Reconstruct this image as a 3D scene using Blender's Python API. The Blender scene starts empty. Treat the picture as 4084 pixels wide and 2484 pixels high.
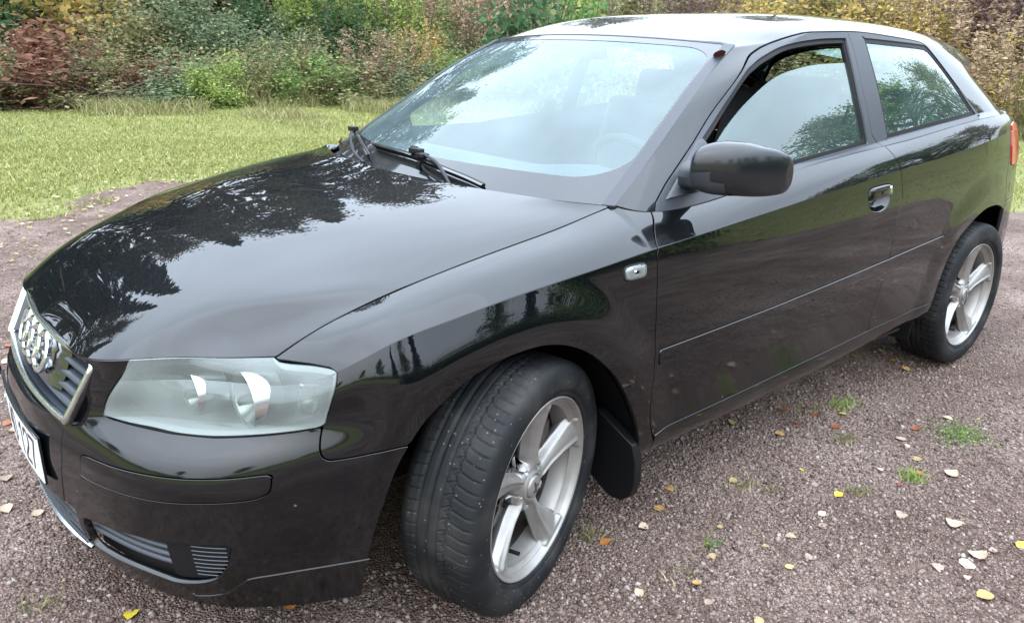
import bpy, bmesh, math, random
import numpy as np
from mathutils import Vector, Matrix
random.seed(7); RNG = np.random.default_rng(7)
S = bpy.context.scene
# ------------------------------------------------------------------ camera
cam = bpy.data.cameras.new('camera'); camo = bpy.data.objects.new('camera', cam); S.collection.objects.link(camo); S.camera = camo
def look(C, yaw, pitch, roll):
    d = Vector((math.cos(yaw)*math.cos(pitch), math.sin(yaw)*math.cos(pitch), math.sin(pitch)))
    r = d.cross(Vector((0, 0, 1))).normalized(); u = r.cross(d)
    r2 = r*math.cos(roll)+u*math.sin(roll); u2 = -r*math.sin(roll)+u*math.cos(roll)
    M = Matrix((r2, u2, -d)).transposed().to_4x4(); M.translation = Vector(C); return M
CAM = (1.041, 2.087, 1.307)
camo.matrix_world = look(CAM, -2.26566, -.32984, .02356)
cam.sensor_width = 36; cam.lens = 36*3135.4/4084; cam.clip_start = .05; cam.clip_end = 600
S.render.resolution_x = 1024; S.render.resolution_y = 622
# ------------------------------------------------------------------ light: overcast sky, soft weak sun
SUN_EL, SUN_AZ = 48, 60
W = bpy.data.worlds.new('World'); S.world = W; W.use_nodes = True
nt = W.node_tree; nt.nodes.clear()
def N(nt, t, **k):
    n = nt.nodes.new(t)
    for a, v in k.items():
        if a == 'i':
            for kk, vv in v.items(): n.inputs[kk].default_value = vv
        else: setattr(n, a, v)
    return n
sky = N(nt, 'ShaderNodeTexSky', sky_type='NISHITA', sun_disc=False, sun_elevation=math.radians(SUN_EL), sun_rotation=math.radians(SUN_AZ), air_density=2.0, dust_density=4.0)
tc = N(nt, 'ShaderNodeTexCoord'); sx = N(nt, 'ShaderNodeSeparateXYZ'); nt.links.new(tc.outputs['Generated'], sx.inputs[0])
ramp = N(nt, 'ShaderNodeMapRange', i={1: 0.0, 2: 1.0, 3: .36, 4: 1.66}); nt.links.new(sx.outputs['Z'], ramp.inputs[0])
mp = N(nt, 'ShaderNodeMapping', i={3: (1.2, 1.2, 3.2)}); nt.links.new(tc.outputs['Generated'], mp.inputs[0])
cl = N(nt, 'ShaderNodeTexNoise', i={'Scale': 1.6, 'Detail': 4.0, 'Roughness': .5}); nt.links.new(mp.outputs[0], cl.inputs['Vector'])
cr = N(nt, 'ShaderNodeMapRange', i={1: .3, 2: .7, 3: .88, 4: 1.10}); nt.links.new(cl.outputs['Fac'], cr.inputs[0])
mu = N(nt, 'ShaderNodeMath', operation='MULTIPLY'); nt.links.new(ramp.outputs[0], mu.inputs[0]); nt.links.new(cr.outputs[0], mu.inputs[1])
bg1 = N(nt, 'ShaderNodeBackground', i={'Strength': .05}); nt.links.new(sky.outputs[0], bg1.inputs[0])
bg2 = N(nt, 'ShaderNodeBackground', i={'Color': (.74, .85, 1.0, 1)}); SKYS = N(nt, 'ShaderNodeMath', operation='MULTIPLY', i={1: 4.6})
nt.links.new(mu.outputs[0], SKYS.inputs[0]); nt.links.new(SKYS.outputs[0], bg2.inputs['Strength'])
ad = N(nt, 'ShaderNodeAddShader'); wo = N(nt, 'ShaderNodeOutputWorld')
nt.links.new(bg1.outputs[0], ad.inputs[0]); nt.links.new(bg2.outputs[0], ad.inputs[1]); nt.links.new(ad.outputs[0], wo.inputs[0])
sl = bpy.data.lights.new('sun', 'SUN'); sl.energy = 1.2; sl.angle = math.radians(110); sl.color = (1, .93, .84)
slo = bpy.data.objects.new('sun', sl); S.collection.objects.link(slo)
slo.rotation_euler = (math.radians(90-SUN_EL), 0, math.radians(180-SUN_AZ))
S.view_settings.view_transform = 'Standard'; S.view_settings.look = 'None'; S.view_settings.exposure = 0; S.view_settings.gamma = 1
S.view_settings.use_curve_mapping = False
try:
    S.cycles.max_bounces = 10; S.cycles.transparent_max_bounces = 16; S.cycles.glossy_bounces = 5; S.cycles.transmission_bounces = 6; S.cycles.caustics_reflective = False; S.cycles.caustics_refractive = False
except Exception: pass
# ------------------------------------------------------------------ helpers
def tag(o, label=None, cat=None, group=None, kind=None):
    if label: o['label'] = label
    if cat: o['category'] = cat
    if group: o['group'] = group
    if kind: o['kind'] = kind
    return o
def empty(name, loc=(0, 0, 0), rz=0, parent=None):
    o = bpy.data.objects.new(name, None); S.collection.objects.link(o); o.location = loc; o.rotation_euler = (0, 0, rz); o.empty_display_size = .1
    if parent: o.parent = parent
    return o
def mesh_obj(name, V, Fc, mat, parent=None, normals=None, smooth=True, mats=None, matidx=None):
    """Fc: (n,4)/(n,3) int array or list of polygons"""
    me = bpy.data.meshes.new(name); V = np.asarray(V, np.float32)
    if isinstance(Fc, np.ndarray):
        n, k = Fc.shape; loops = Fc.ravel().astype(np.int32); starts = np.arange(n, dtype=np.int32)*k
    else:
        ln = np.array([len(f) for f in Fc], np.int32); loops = np.array([i for f in Fc for i in f], np.int32)
        starts = np.concatenate([[0], np.cumsum(ln)[:-1]]).astype(np.int32); n = len(Fc)
    me.vertices.add(len(V)); me.vertices.foreach_set('co', V.ravel())
    me.loops.add(len(loops)); me.loops.foreach_set('vertex_index', loops)
    me.polygons.add(n); me.polygons.foreach_set('loop_start', starts)
    if matidx is not None: me.polygons.foreach_set('material_index', np.asarray(matidx, np.int32))
    me.update(calc_edges=True); me.validate()
    if smooth: me.polygons.foreach_set('use_smooth', np.ones(len(me.polygons), bool))
    if normals is not None:
        nn_ = np.asarray(normals, np.float32); nn_ = nn_/(np.linalg.norm(nn_, axis=1, keepdims=True)+1e-12)
        at_ = me.attributes.new('custom_normal', 'FLOAT_VECTOR', 'POINT'); at_.data.foreach_set('vector', nn_.ravel()); me.update()
    for m in (mats or [mat]): me.materials.append(m)
    o = bpy.data.objects.new(name, me); S.collection.objects.link(o)
    if parent: o.parent = parent
    return o
class MB:
    """collects simple solids into one mesh"""
    def __init__(s): s.v = []; s.f = []
    def add(s, V, Fs):
        b = len(s.v); s.v += [tuple(map(float, p)) for p in V]; s.f += [tuple(int(i)+b for i in f) for f in Fs]; return s
    def box(s, c, d, R=None):
        c = np.array(c, float); d = np.array(d, float)/2
        P = np.array([[x, y, z] for x in (-1, 1) for y in (-1, 1) for z in (-1, 1)])*d
        if R is not None: P = P @ np.array(R).T
        return s.add(P+c, [(0,1,3,2),(4,6,7,5),(0,4,5,1),(2,3,7,6),(0,2,6,4),(1,5,7,3)])
    def tube(s, pts, r, n=8, caps=True, flat=1.0):
        pts = np.array(pts, float); m = len(pts); r = np.broadcast_to(r, (m,)); rings = []
        up = np.array([0, 0, 1.0])
        for i in range(m):
            t = pts[min(i+1, m-1)]-pts[max(i-1, 0)]; t /= np.linalg.norm(t)+1e-12
            a = np.cross(t, up)
            if np.linalg.norm(a) < .05: a = np.cross(t, [1, 0, 0])
            a /= np.linalg.norm(a); b = np.cross(a, t)
            ang = np.arange(n)*2*math.pi/n
            rings.append(pts[i]+r[i]*(np.cos(ang)[:, None]*a+flat*np.sin(ang)[:, None]*b))
        F_ = [(i*n+j, i*n+(j+1) % n, (i+1)*n+(j+1) % n, (i+1)*n+j) for i in range(m-1) for j in range(n)]
        if caps: F_ += [tuple(range(n))[::-1], tuple((m-1)*n+j for j in range(n))]
        return s.add(np.concatenate(rings), F_)
    def lathe(s, prof, n=48, axis='y', c=(0, 0, 0), closed=False):
        """prof: (radius, offset along axis)"""
        prof = np.array(prof, float); m = len(prof); ang = np.arange(n)*2*math.pi/n; V = []
        for r, h in prof:
            for a in ang:
                p = (r*math.cos(a), h, r*math.sin(a)) if axis == 'y' else ((h, r*math.cos(a), r*math.sin(a)) if axis == 'x' else (r*math.cos(a), r*math.sin(a), h))
                V.append(np.array(p)+c)
        F_ = [(i*n+j, (i+1)*n+j, (i+1)*n+(j+1) % n, i*n+(j+1) % n) for i in range(m-1 if not closed else m-1) for j in range(n)]
        return s.add(V, F_)
    def grid(s, G):
        a, b = G.shape[:2]
        return s.add(G.reshape(-1, 3), [(i*b+j, (i+1)*b+j, (i+1)*b+j+1, i*b+j+1) for i in range(a-1) for j in range(b-1)])
    def build(s, name, mat, parent=None, smooth=True, bevel=0, seg=2, auto=True):
        o = mesh_obj(name, np.array(s.v), s.f, mat, parent, smooth=smooth)
        bm = bmesh.new(); bm.from_mesh(o.data); bmesh.ops.recalc_face_normals(bm, faces=bm.faces)
        bm.to_mesh(o.data); bm.free()
        if smooth and auto: o.data.set_sharp_from_angle(angle=math.radians(38))
        if bevel:
            m = o.modifiers.new('bevel', 'BEVEL'); m.width = bevel; m.segments = seg; m.limit_method = 'ANGLE'; m.angle_limit = math.radians(35)
        return o
def clip_grid(G, Nn, f, mirror=False):
    """keep the part of the grid where f >= 0, cutting the border quads exactly"""
    a, b = G.shape[:2]; V = G.reshape(-1, 3); Nv = Nn.reshape(-1, 3); f = f.reshape(-1)
    idx = np.arange(a*b).reshape(a, b)
    Q = np.stack([idx[:-1, :-1], idx[1:, :-1], idx[1:, 1:], idx[:-1, 1:]], -1).reshape(-1, 4)
    ins = (f >= 0)[Q]; cnt = ins.sum(1); full = Q[cnt == 4]; part = Q[(cnt > 0) & (cnt < 4)]
    faces = [tuple(q) for q in full.tolist()]; nv = []; nn = []; cut = {}; base = a*b
    def cutv(i, j):
        k = (i, j) if i < j else (j, i)
        if k not in cut:
            i, j = k; t = f[i]/(f[i]-f[j]); cut[k] = base+len(nv)
            nv.append(V[i]+(V[j]-V[i])*t); n = Nv[i]+(Nv[j]-Nv[i])*t; nn.append(n/(np.linalg.norm(n)+1e-12))
        return cut[k]
    for q in part.tolist():
        poly = []
        for e in range(4):
            i, j = q[e], q[(e+1) % 4]; fi, fj = f[i] >= 0, f[j] >= 0
            if fi: poly.append(i)
            if fi != fj: poly.append(cutv(i, j))
        if len(poly) >= 3: faces.append(tuple(poly))
    if nv: V = np.concatenate([V, nv]); Nv = np.concatenate([Nv, nn])
    used = np.zeros(len(V), bool)
    for p in faces: used[list(p)] = True
    remap = np.cumsum(used)-1
    faces = [tuple(int(remap[i]) for i in p) for p in faces]
    return V[used].copy(), Nv[used].copy(), faces
def merge(parts):
    V = []; Nn = []; Fs = []; b = 0
    for v, n, f in parts:
        V.append(v); Nn.append(n); Fs += [tuple(i+b for i in p) for p in f]; b += len(v)
    return np.concatenate(V), np.concatenate(Nn), Fs
def weld(V, Nn, Fs, tol=1e-5):
    key = {}; mp_ = np.zeros(len(V), int); keep = []
    for i, k in enumerate(map(tuple, np.round(V/tol).astype(np.int64).tolist())):
        if k in key: mp_[i] = key[k]
        else: key[k] = mp_[i] = len(keep); keep.append(i)
    out = []
    for p in Fs:
        q = []
        for i in p:
            j = int(mp_[i])
            if not q or q[-1] != j: q.append(j)
        if len(q) > 1 and q[0] == q[-1]: q.pop()
        if len(q) >= 3: out.append(tuple(q))
    return V[keep], Nn[keep], out
def add_lip(V, Nn, Fs, depth=.018, r=.0016, nofilter=None):
    """turn the cut borders inwards so that every panel has a rounded edge and thickness"""
    E = {}
    for p in Fs:
        for e in range(len(p)):
            i, j = p[e], p[(e+1) % len(p)]
            if (j, i) in E: E.pop((j, i))
            else: E[(i, j)] = 1
    B = list(E)
    if nofilter is not None: B = [e for e in B if not nofilter(V[e[0]], V[e[1]])]
    vs = sorted({i for e in B for i in e}); m = {v: k for k, v in enumerate(vs)}
    out = np.zeros((len(vs), 3))
    for i, j in B:
        d = V[j]-V[i]; t = np.cross(d, Nn[i]); l = np.linalg.norm(t)
        if l > 1e-12: t /= l
        out[m[i]] += t; out[m[j]] += t
    out /= np.linalg.norm(out, axis=1, keepdims=True)+1e-12
    n0 = Nn[vs]; P = V[vs]; b = len(V)
    ring = [(P+0*n0, n0*.75+out*.66), (P-n0*r+out*r*.6, out*.9+n0*.43), (P-n0*depth+out*r*.6, out)]
    VV = [V]; NN = [Nn]
    for p, n in ring: VV.append(p); NN.append(n/(np.linalg.norm(n, axis=1, keepdims=True)+1e-12))
    k = len(vs); F2 = list(Fs)
    for i, j in B:
        a, c = m[i], m[j]
        for s in range(2): F2.append((b+s*k+c, b+s*k+a, b+(s+1)*k+a, b+(s+1)*k+c))
    return np.concatenate(VV), np.concatenate(NN), F2
# ------------------------------------------------------------------ materials
def newmat(name):
    m = bpy.data.materials.new(name); m.use_nodes = True; nt = m.node_tree; nt.nodes.clear()
    return m, nt, N(nt, 'ShaderNodeOutputMaterial')
def simple(name, col, rough=.5, metal=0, bump=0, scale=80, spec=.5, coat=0, var=0):
    m, nt, out = newmat(name)
    b = N(nt, 'ShaderNodeBsdfPrincipled', i={'Base Color': (*col, 1), 'Roughness': rough, 'Metallic': metal, 'Specular IOR Level': spec, 'Coat Weight': coat, 'Coat Roughness': .05})
    nt.links.new(b.outputs[0], out.inputs[0])
    if bump or var:
        t = N(nt, 'ShaderNodeTexCoord'); n = N(nt, 'ShaderNodeTexNoise', i={'Scale': scale, 'Detail': 4.0}); nt.links.new(t.outputs['Object'], n.inputs['Vector'])
        if bump:
            bp = N(nt, 'ShaderNodeBump', i={'Strength': bump, 'Distance': .002}); nt.links.new(n.outputs['Fac'], bp.inputs['Height']); nt.links.new(bp.outputs[0], b.inputs['Normal'])
        if var:
            r = N(nt, 'ShaderNodeMapRange', i={1: .3, 2: .7, 3: 1-var, 4: 1+var}); nt.links.new(n.outputs['Fac'], r.inputs[0])
            mx = N(nt, 'ShaderNodeVectorMath', operation='SCALE', i={0: col}); nt.links.new(r.outputs[0], mx.inputs['Scale']); nt.links.new(mx.outputs[0], b.inputs['Base Color'])
    return m
def paint_mat():
    m, nt, out = newmat('black_car_paint'); L = nt.links.new
    t = N(nt, 'ShaderNodeTexCoord'); geo = N(nt, 'ShaderNodeNewGeometry')
    b = N(nt, 'ShaderNodeBsdfPrincipled', i={'Base Color': (.0005, .0010, .0016, 1), 'Roughness': .5, 'Metallic': 0.0, 'Specular IOR Level': .04, 'Coat Weight': 1.0, 'Coat Roughness': .012, 'Coat IOR': 1.52})
    # dust and road grime: heavier low on the body, broken up by noise
    sp = N(nt, 'ShaderNodeSeparateXYZ'); L(geo.outputs['Position'], sp.inputs[0])
    low = N(nt, 'ShaderNodeMapRange', i={1: .72, 2: .22, 3: 0.0, 4: 1.0}, interpolation_type='SMOOTHSTEP'); L(sp.outputs['Z'], low.inputs[0])
    n1 = N(nt, 'ShaderNodeTexNoise', i={'Scale': 3.2, 'Detail': 6.0, 'Roughness': .6}); L(geo.outputs['Position'], n1.inputs['Vector'])
    n2 = N(nt, 'ShaderNodeTexNoise', i={'Scale': 260.0, 'Detail': 2.0}); L(geo.outputs['Position'], n2.inputs['Vector'])
    a = N(nt, 'ShaderNodeMath', operation='MULTIPLY'); L(n1.outputs['Fac'], a.inputs[0]); L(n2.outputs['Fac'], a.inputs[1])
    r = N(nt, 'ShaderNodeMapRange', i={1: .10, 2: .42, 3: 0.0, 4: 1.0}); L(a.outputs[0], r.inputs[0])
    s1 = N(nt, 'ShaderNodeMath', operation='MULTIPLY_ADD', i={1: .005, 2: .0006}); L(low.outputs[0], s1.inputs[0])
    fac = N(nt, 'ShaderNodeMath', operation='MULTIPLY'); L(r.outputs[0], fac.inputs[0]); L(s1.outputs[0], fac.inputs[1])
    # sparse mud specks
    vo = N(nt, 'ShaderNodeTexVoronoi', i={'Scale': 42.0, 'Randomness': 1.0}); L(geo.outputs['Position'], vo.inputs['Vector'])
    sc = N(nt, 'ShaderNodeSeparateColor'); L(vo.outputs['Color'], sc.inputs[0])
    pick = N(nt, 'ShaderNodeMath', operation='GREATER_THAN', i={1: .93}); L(sc.outputs[0], pick.inputs[0])
    dot = N(nt, 'ShaderNodeMath', operation='LESS_THAN', i={1: .13}); L(vo.outputs['Distance'], dot.inputs[0])
    lw = N(nt, 'ShaderNodeMath', operation='MULTIPLY', i={1: .45}); L(low.outputs[0], lw.inputs[0])
    d1 = N(nt, 'ShaderNodeMath', operation='MULTIPLY'); L(pick.outputs[0], d1.inputs[0]); L(dot.outputs[0], d1.inputs[1])
    d2 = N(nt, 'ShaderNodeMath', operation='MULTIPLY'); L(d1.outputs[0], d2.inputs[0]); L(lw.outputs[0], d2.inputs[1])
    f2 = N(nt, 'ShaderNodeMath', operation='MAXIMUM'); L(fac.outputs[0], f2.inputs[0]); L(d2.outputs[0], f2.inputs[1])
    cr2 = N(nt, 'ShaderNodeMath', operation='MULTIPLY_ADD', i={1: .09, 2: .012}); L(low.outputs[0], cr2.inputs[0]); L(cr2.outputs[0], b.inputs['Coat Roughness'])
    d = N(nt, 'ShaderNodeBsdfDiffuse', i={'Color': (.24, .215, .19, 1)})
    mx = N(nt, 'ShaderNodeMixShader'); L(f2.outputs[0], mx.inputs[0]); L(b.outputs[0], mx.inputs[1]); L(d.outputs[0], mx.inputs[2])
    L(mx.outputs[0], out.inputs[0]); return m
def glass_mat(name, tint=(.62, .78, .74), haze=.05, hazecol=(.55, .6, .6), rough=.0, drops=False, ior=1.5, boost=1.0):
    """one-sheet pane: sky reflection of both faces, a green tint through it and a film of dirt"""
    m, nt, out = newmat(name); L = nt.links.new
    fr = N(nt, 'ShaderNodeFresnel', i={'IOR': ior})
    f2 = N(nt, 'ShaderNodeMath', operation='MULTIPLY', i={1: 2.0}); L(fr.outputs[0], f2.inputs[0])
    f3 = N(nt, 'ShaderNodeMath', operation='ADD', i={1: 1.0}); L(fr.outputs[0], f3.inputs[0])
    f4 = N(nt, 'ShaderNodeMath', operation='DIVIDE'); L(f2.outputs[0], f4.inputs[0]); L(f3.outputs[0], f4.inputs[1])
    f5 = N(nt, 'ShaderNodeMath', operation='MULTIPLY', i={1: boost}, use_clamp=True); L(f4.outputs[0], f5.inputs[0])
    tr = N(nt, 'ShaderNodeBsdfTransparent', i={'Color': (*tint, 1)}); gl = N(nt, 'ShaderNodeBsdfGlossy', i={'Roughness': rough, 'Color': (.93, 1.0, .99, 1)})
    mx = N(nt, 'ShaderNodeMixShader'); L(f5.outputs[0], mx.inputs[0]); L(tr.outputs[0], mx.inputs[1]); L(gl.outputs[0], mx.inputs[2])
    df = N(nt, 'ShaderNodeBsdfDiffuse', i={'Color': (*hazecol, 1)})
    geo = N(nt, 'ShaderNodeNewGeometry'); n = N(nt, 'ShaderNodeTexNoise', i={'Scale': 5.0, 'Detail': 5.0}); L(geo.outputs['Position'], n.inputs['Vector'])
    r = N(nt, 'ShaderNodeMapRange', i={1: .3, 2: .7, 3: haze*.6, 4: haze*1.4}); L(n.outputs['Fac'], r.inputs[0])
    m2 = N(nt, 'ShaderNodeMixShader'); L(r.outputs[0], m2.inputs[0]); L(mx.outputs[0], m2.inputs[1]); L(df.outputs[0], m2.inputs[2]); L(m2.outputs[0], out.inputs[0])
    if drops:
        n3 = N(nt, 'ShaderNodeTexNoise', i={'Scale': 7.0, 'Detail': 1.0}); L(geo.outputs['Position'], n3.inputs['Vector'])
        bp = N(nt, 'ShaderNodeBump', i={'Strength': .006, 'Distance': .02}); L(n3.outputs['Fac'], bp.inputs['Height']); L(bp.outputs[0], gl.inputs['Normal'])
    return m
def tyre_mat():
    m, nt, out = newmat('tyre_rubber'); L = nt.links.new
    b = N(nt, 'ShaderNodeBsdfPrincipled', i={'Base Color': (.009, .010, .011, 1), 'Roughness': .66, 'Specular IOR Level': .22})
    t = N(nt, 'ShaderNodeTexCoord'); v = N(nt, 'ShaderNodeTexVoronoi', i={'Scale': 110.0}); L(t.outputs['Object'], v.inputs['Vector'])
    n = N(nt, 'ShaderNodeTexNoise', i={'Scale': 9.0, 'Detail': 5.0}); L(t.outputs['Object'], n.inputs['Vector'])
    lt = N(nt, 'ShaderNodeMath', operation='LESS_THAN', i={1: .22}); L(v.outputs['Distance'], lt.inputs[0])
    sc = N(nt, 'ShaderNodeSeparateColor'); L(v.outputs['Color'], sc.inputs[0]); gt = N(nt, 'ShaderNodeMath', operation='GREATER_THAN', i={1: .90}); L(sc.outputs[0], gt.inputs[0])
    a = N(nt, 'ShaderNodeMath', operation='MULTIPLY'); L(lt.outputs[0], a.inputs[0]); L(gt.outputs[0], a.inputs[1])
    r = N(nt, 'ShaderNodeMapRange', i={1: .45, 2: .75, 3: 0.0, 4: .30}); L(n.outputs['Fac'], r.inputs[0])
    mx = N(nt, 'ShaderNodeMath', operation='MAXIMUM'); L(a.outputs[0], mx.inputs[0]); L(r.outputs[0], mx.inputs[1])
    m1 = N(nt, 'ShaderNodeMath', operation='MULTIPLY', i={1: .6}); L(mx.outputs[0], m1.inputs[0])
    mc = N(nt, 'ShaderNodeMix', data_type='RGBA', i={6: (.007, .008, .009, 1), 7: (.15, .135, .12, 1)}); L(m1.outputs[0], mc.inputs[0]); L(mc.outputs[2], b.inputs['Base Color'])
    bp = N(nt, 'ShaderNodeBump', i={'Strength': .25, 'Distance': .001}); n2 = N(nt, 'ShaderNodeTexNoise', i={'Scale': 300.0}); L(t.outputs['Object'], n2.inputs['Vector']); L(n2.outputs['Fac'], bp.inputs['Height']); L(bp.outputs[0], b.inputs['Normal'])
    L(b.outputs[0], out.inputs[0]); return m
M = dict(paint=paint_mat(), dewy=simple('dewy_black_paint', (.004, .005, .007), .5, coat=1.0, spec=.1), tyre=tyre_mat(),
    black=simple('black_plastic', (.006, .0065, .0075), .5, bump=.15, scale=400, spec=.25), frit=simple('ceramic_border', (.012, .013, .014), .5, coat=1.0, spec=.1), gloss=simple('gloss_black_plastic', (.008, .009, .010), .18, coat=.6),
    trim=simple('satin_grey_trim', (.022, .025, .032), .42, bump=.3, scale=900), rubber=simple('rubber_seal', (.004, .004, .0045), .6, spec=.25),
    dark=simple('dark_void', (.004, .004, .004), .9), chrome=simple('chrome', (.75, .78, .80), .10, 1.0),
    dullchrome=simple('weathered_chrome', (.55, .58, .58), .22, 1.0, var=.12, scale=60), slat=simple('grille_slat_plastic', (.030, .036, .045), .38, bump=.1, scale=500),
    rim=simple('silver_alloy_paint', (.29, .277, .26), .42, .6, var=.10, scale=18), disc=simple('brake_steel', (.09, .075, .065), .45, .6, var=.3, scale=30),
    plate=simple('plate_white', (.72, .74, .74), .35), ink=simple('plate_black', (.02, .02, .022), .4),
    ws=glass_mat('windscreen_glass', (.62, .78, .76), .10, (.44, .60, .63), boost=.64), side=glass_mat('side_glass', (.46, .66, .62), .07, (.34, .54, .52), boost=1.15),
    lens=glass_mat('hazy_headlight_lens', (.70, .75, .73), .36, (.25, .28, .27), rough=.10), clear=glass_mat('clear_lens', (.92, .95, .95), .10, (.7, .72, .7)),
    redlens=simple('red_lamp_lens', (.42, .006, .022), .15, coat=.8), refl=simple('lamp_reflector', (.66, .69, .68), .30, 1.0), bezel=simple('lamp_housing_grey', (.30, .33, .32), .35, .5),
    cloth=simple('dark_seat_cloth', (.045, .048, .052), .9, bump=.4, scale=600), dash=simple('dashboard_grey', (.085, .09, .095), .7, bump=.2, scale=500),
    liner=simple('headliner_cloth', (.045, .050, .068), .95), mirror=simple('mirror_glass', (.85, .87, .88), .02, 1.0), amber=simple('silver_bulb', (.7, .7, .68), .2, 1.0))
M['dewy'].node_tree.nodes['Principled BSDF'].inputs['Coat Roughness'].default_value = .16
# ------------------------------------------------------------------ car body surfaces
# car space: x forward from the front axle, y to the car's left, z up from the gravel
def spline_matrix(k, t):
    """rows of natural cubic spline weights for knots k at parameters t"""
    n = len(k); h = np.diff(k)
    A = np.eye(n); B = np.zeros((n, n))
    for i in range(1, n-1):
        A[i, i-1] = h[i-1]; A[i, i] = 2*(h[i-1]+h[i]); A[i, i+1] = h[i]
        B[i, i-1] = 6/h[i-1]; B[i, i] = -6/h[i-1]-6/h[i]; B[i, i+1] = 6/h[i]
    M = np.linalg.solve(A, B)                       # second derivatives from values
    t = np.clip(t, k[0], k[-1]); j = np.clip(np.searchsorted(k, t, side='right')-1, 0, n-2)
    hj = h[j]; a = (k[j+1]-t)/hj; b = (t-k[j])/hj
    W = np.zeros((len(t), n)); r = np.arange(len(t))
    W[r, j] += a; W[r, j+1] += b
    W += ((a**3-a)*hj**2/6)[:, None]*M[j] + ((b**3-b)*hj**2/6)[:, None]*M[j+1]
    return W

def chord(P):                                       # mean chord-length knots of a family of polylines (family, n, 3)
    d = np.linalg.norm(np.diff(P, axis=1), axis=2).mean(0)
    return np.concatenate([[0], np.cumsum(np.maximum(d, 1e-3))])

def grid_normals(G):
    du = np.gradient(G, axis=0); dv = np.gradient(G, axis=1)
    n = np.cross(du, dv); n /= np.linalg.norm(n, axis=2, keepdims=True)+1e-12
    return n

# ---- lower body ring: 24 stations from the nose centre round the left side to the tail centre, 10 height lines
F = {}
F[0] = [(.817,0,.172),(.806,.2,.172),(.766,.38,.168),(.718,.507,.163),(.630,.635,.158),(.515,.728,.160)]
F[1] = [(.840,0,.22),(.829,.2,.22),(.785,.382,.222),(.730,.52,.225),(.645,.65,.235),(.53,.74,.255)]
F[2] = [(.854,0,.29),(.843,.2,.29),(.794,.385,.295),(.745,.525,.30),(.654,.655,.31),(.537,.747,.318)]
F[3] = [(.862,0,.36),(.848,.2,.365),(.799,.385,.375),(.748,.525,.385),(.658,.655,.40),(.541,.75,.41)]
F[4] = [(.864,0,.425),(.850,.2,.43),(.796,.381,.450),(.741,.518,.468),(.651,.648,.480),(.537,.743,.49)]
F45 = [(.857,0,.478),(.844,.2,.481),(.785,.379,.497),(.722,.513,.506),(.628,.644,.515),(.526,.736,.527)]   # shoulder just under the lamps
F[5] = [(.845,0,.525),(.832,.2,.527),(.765,.374,.535),(.690,.502,.540),(.590,.637,.546),(.505,.725,.561)]
F[6] = [(.820,0,.585),(.808,.2,.585),(.757,.373,.587),(.669,.497,.600),(.570,.625,.610),(.482,.731,.618)]
F[7] = [(.801,0,.620),(.790,.2,.620),(.751,.374,.622),(.655,.500,.640),(.558,.610,.650),(.463,.728,.660)]
F[8] = [(.789,0,.641),(.778,.2,.641),(.747,.374,.643),(.644,.512,.666),(.553,.608,.674),(.468,.703,.685)]
F[9] = [(.776,0,.661),(.765,.2,.660),(.744,.375,.663),(.634,.520,.688),(.545,.600,.693),(.472,.672,.701)]
SX  = [.30,.05,-.25,-.42,-.55,-1.0,-1.5,-2.0,-2.45,-2.8,-3.08,-3.25,-3.32]
SY4 = [.857,.872,.878,.880,.882,.883,.876,.864,.853,.826,.755,.55,0]
NX  = [.15,.04,.0,.0,.0,.0,.0,0,-.04,-.15,-.45,-.9,-1]
SZ = {0:[.185,.20,.215,.22,.224,.234,.246,.262,.275,.29,.30,.30,.30],
      1:[.262,.265,.268,.268,.27,.278,.29,.306,.32,.34,.35,.35,.35],
      2:[.33,.34,.345,.348,.35,.36,.375,.395,.41,.43,.45,.45,.45],
      3:[.42,.43,.44,.447,.455,.465,.49,.52,.54,.56,.57,.57,.57],
      4:[.52,.535,.55,.557,.565,.584,.612,.645,.67,.69,.70,.70,.70],
      5:[.60,.615,.632,.64,.648,.67,.70,.735,.76,.775,.78,.78,.78],
      6:[.68,.70,.72,.733,.743,.77,.80,.835,.865,.885,.89,.89,.89],
      7:[.742,.784,.812,.829,.840,.874,.910,.941,.972,.995,1.0,1.0,1.0],
      9:[.765,.826,.876,.918,.909,.950,.991,1.027,1.056,1.062,1.062,1.062,1.062]}
SI = {0:[.02,.03,.05,.056,.06,.062,.062,.06,.05,.05,.05,.06,.06],
      1:[.008,.015,.022,.024,.025,.027,.027,.025,.017,.014,.012,.01,.01],
      2:[.004,.008,.012,.013,.014,.016,.016,.014,.008,.005,.003,0,0],
      3:[.001,.003,.005,.006,.006,.006,.006,.005,.003,.001,0,0,0],
      4:[0]*13,
      5:[.003,.003,.002,.002,.002,.002,.002,.003,.004,.006,.008,.01,.01],
      6:[.006,.007,.007,.007,.007,.008,.007,.006,.008,.014,.022,.03,.03],
      7:[.024,.020,.018,.018,.018,.021,.018,.014,.017,.033,.050,.06,.06]}
SX0 = SX
SX = [.30,.18,.05,-.12,-.28,-.38,-.44,-.505,-.60,-.80,-1.1,-1.5,-2.0,-2.45,-2.8,-3.08,-3.25,-3.32]
def _rs(a):
    k = -np.array(SX0); W = spline_matrix(k, -np.array(SX)); return list(W @ np.array(a, float))
SY4 = _rs(SY4); NX = [max(-1, min(.2, v)) if i > 12 else max(0, min(.15, .15*(1-i/4))) for i, v in enumerate(_rs(NX))]
SZ = {k: _rs(v) for k, v in SZ.items()}; SI = {k: _rs(v) for k, v in SI.items()}
SZ[9] = [.7799,.8133,.8394,.867,.8923,.9116,.9215,.905,.913,.931,.9595,.991,1.027,1.056,1.062,1.062,1.062,1.062]
Y9  = [.7027,.717,.7245,.7292,.7276,.7235,.734,.786,.791,.796,.800,.803,.800,.790,.755,.685,.50,0]
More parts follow.
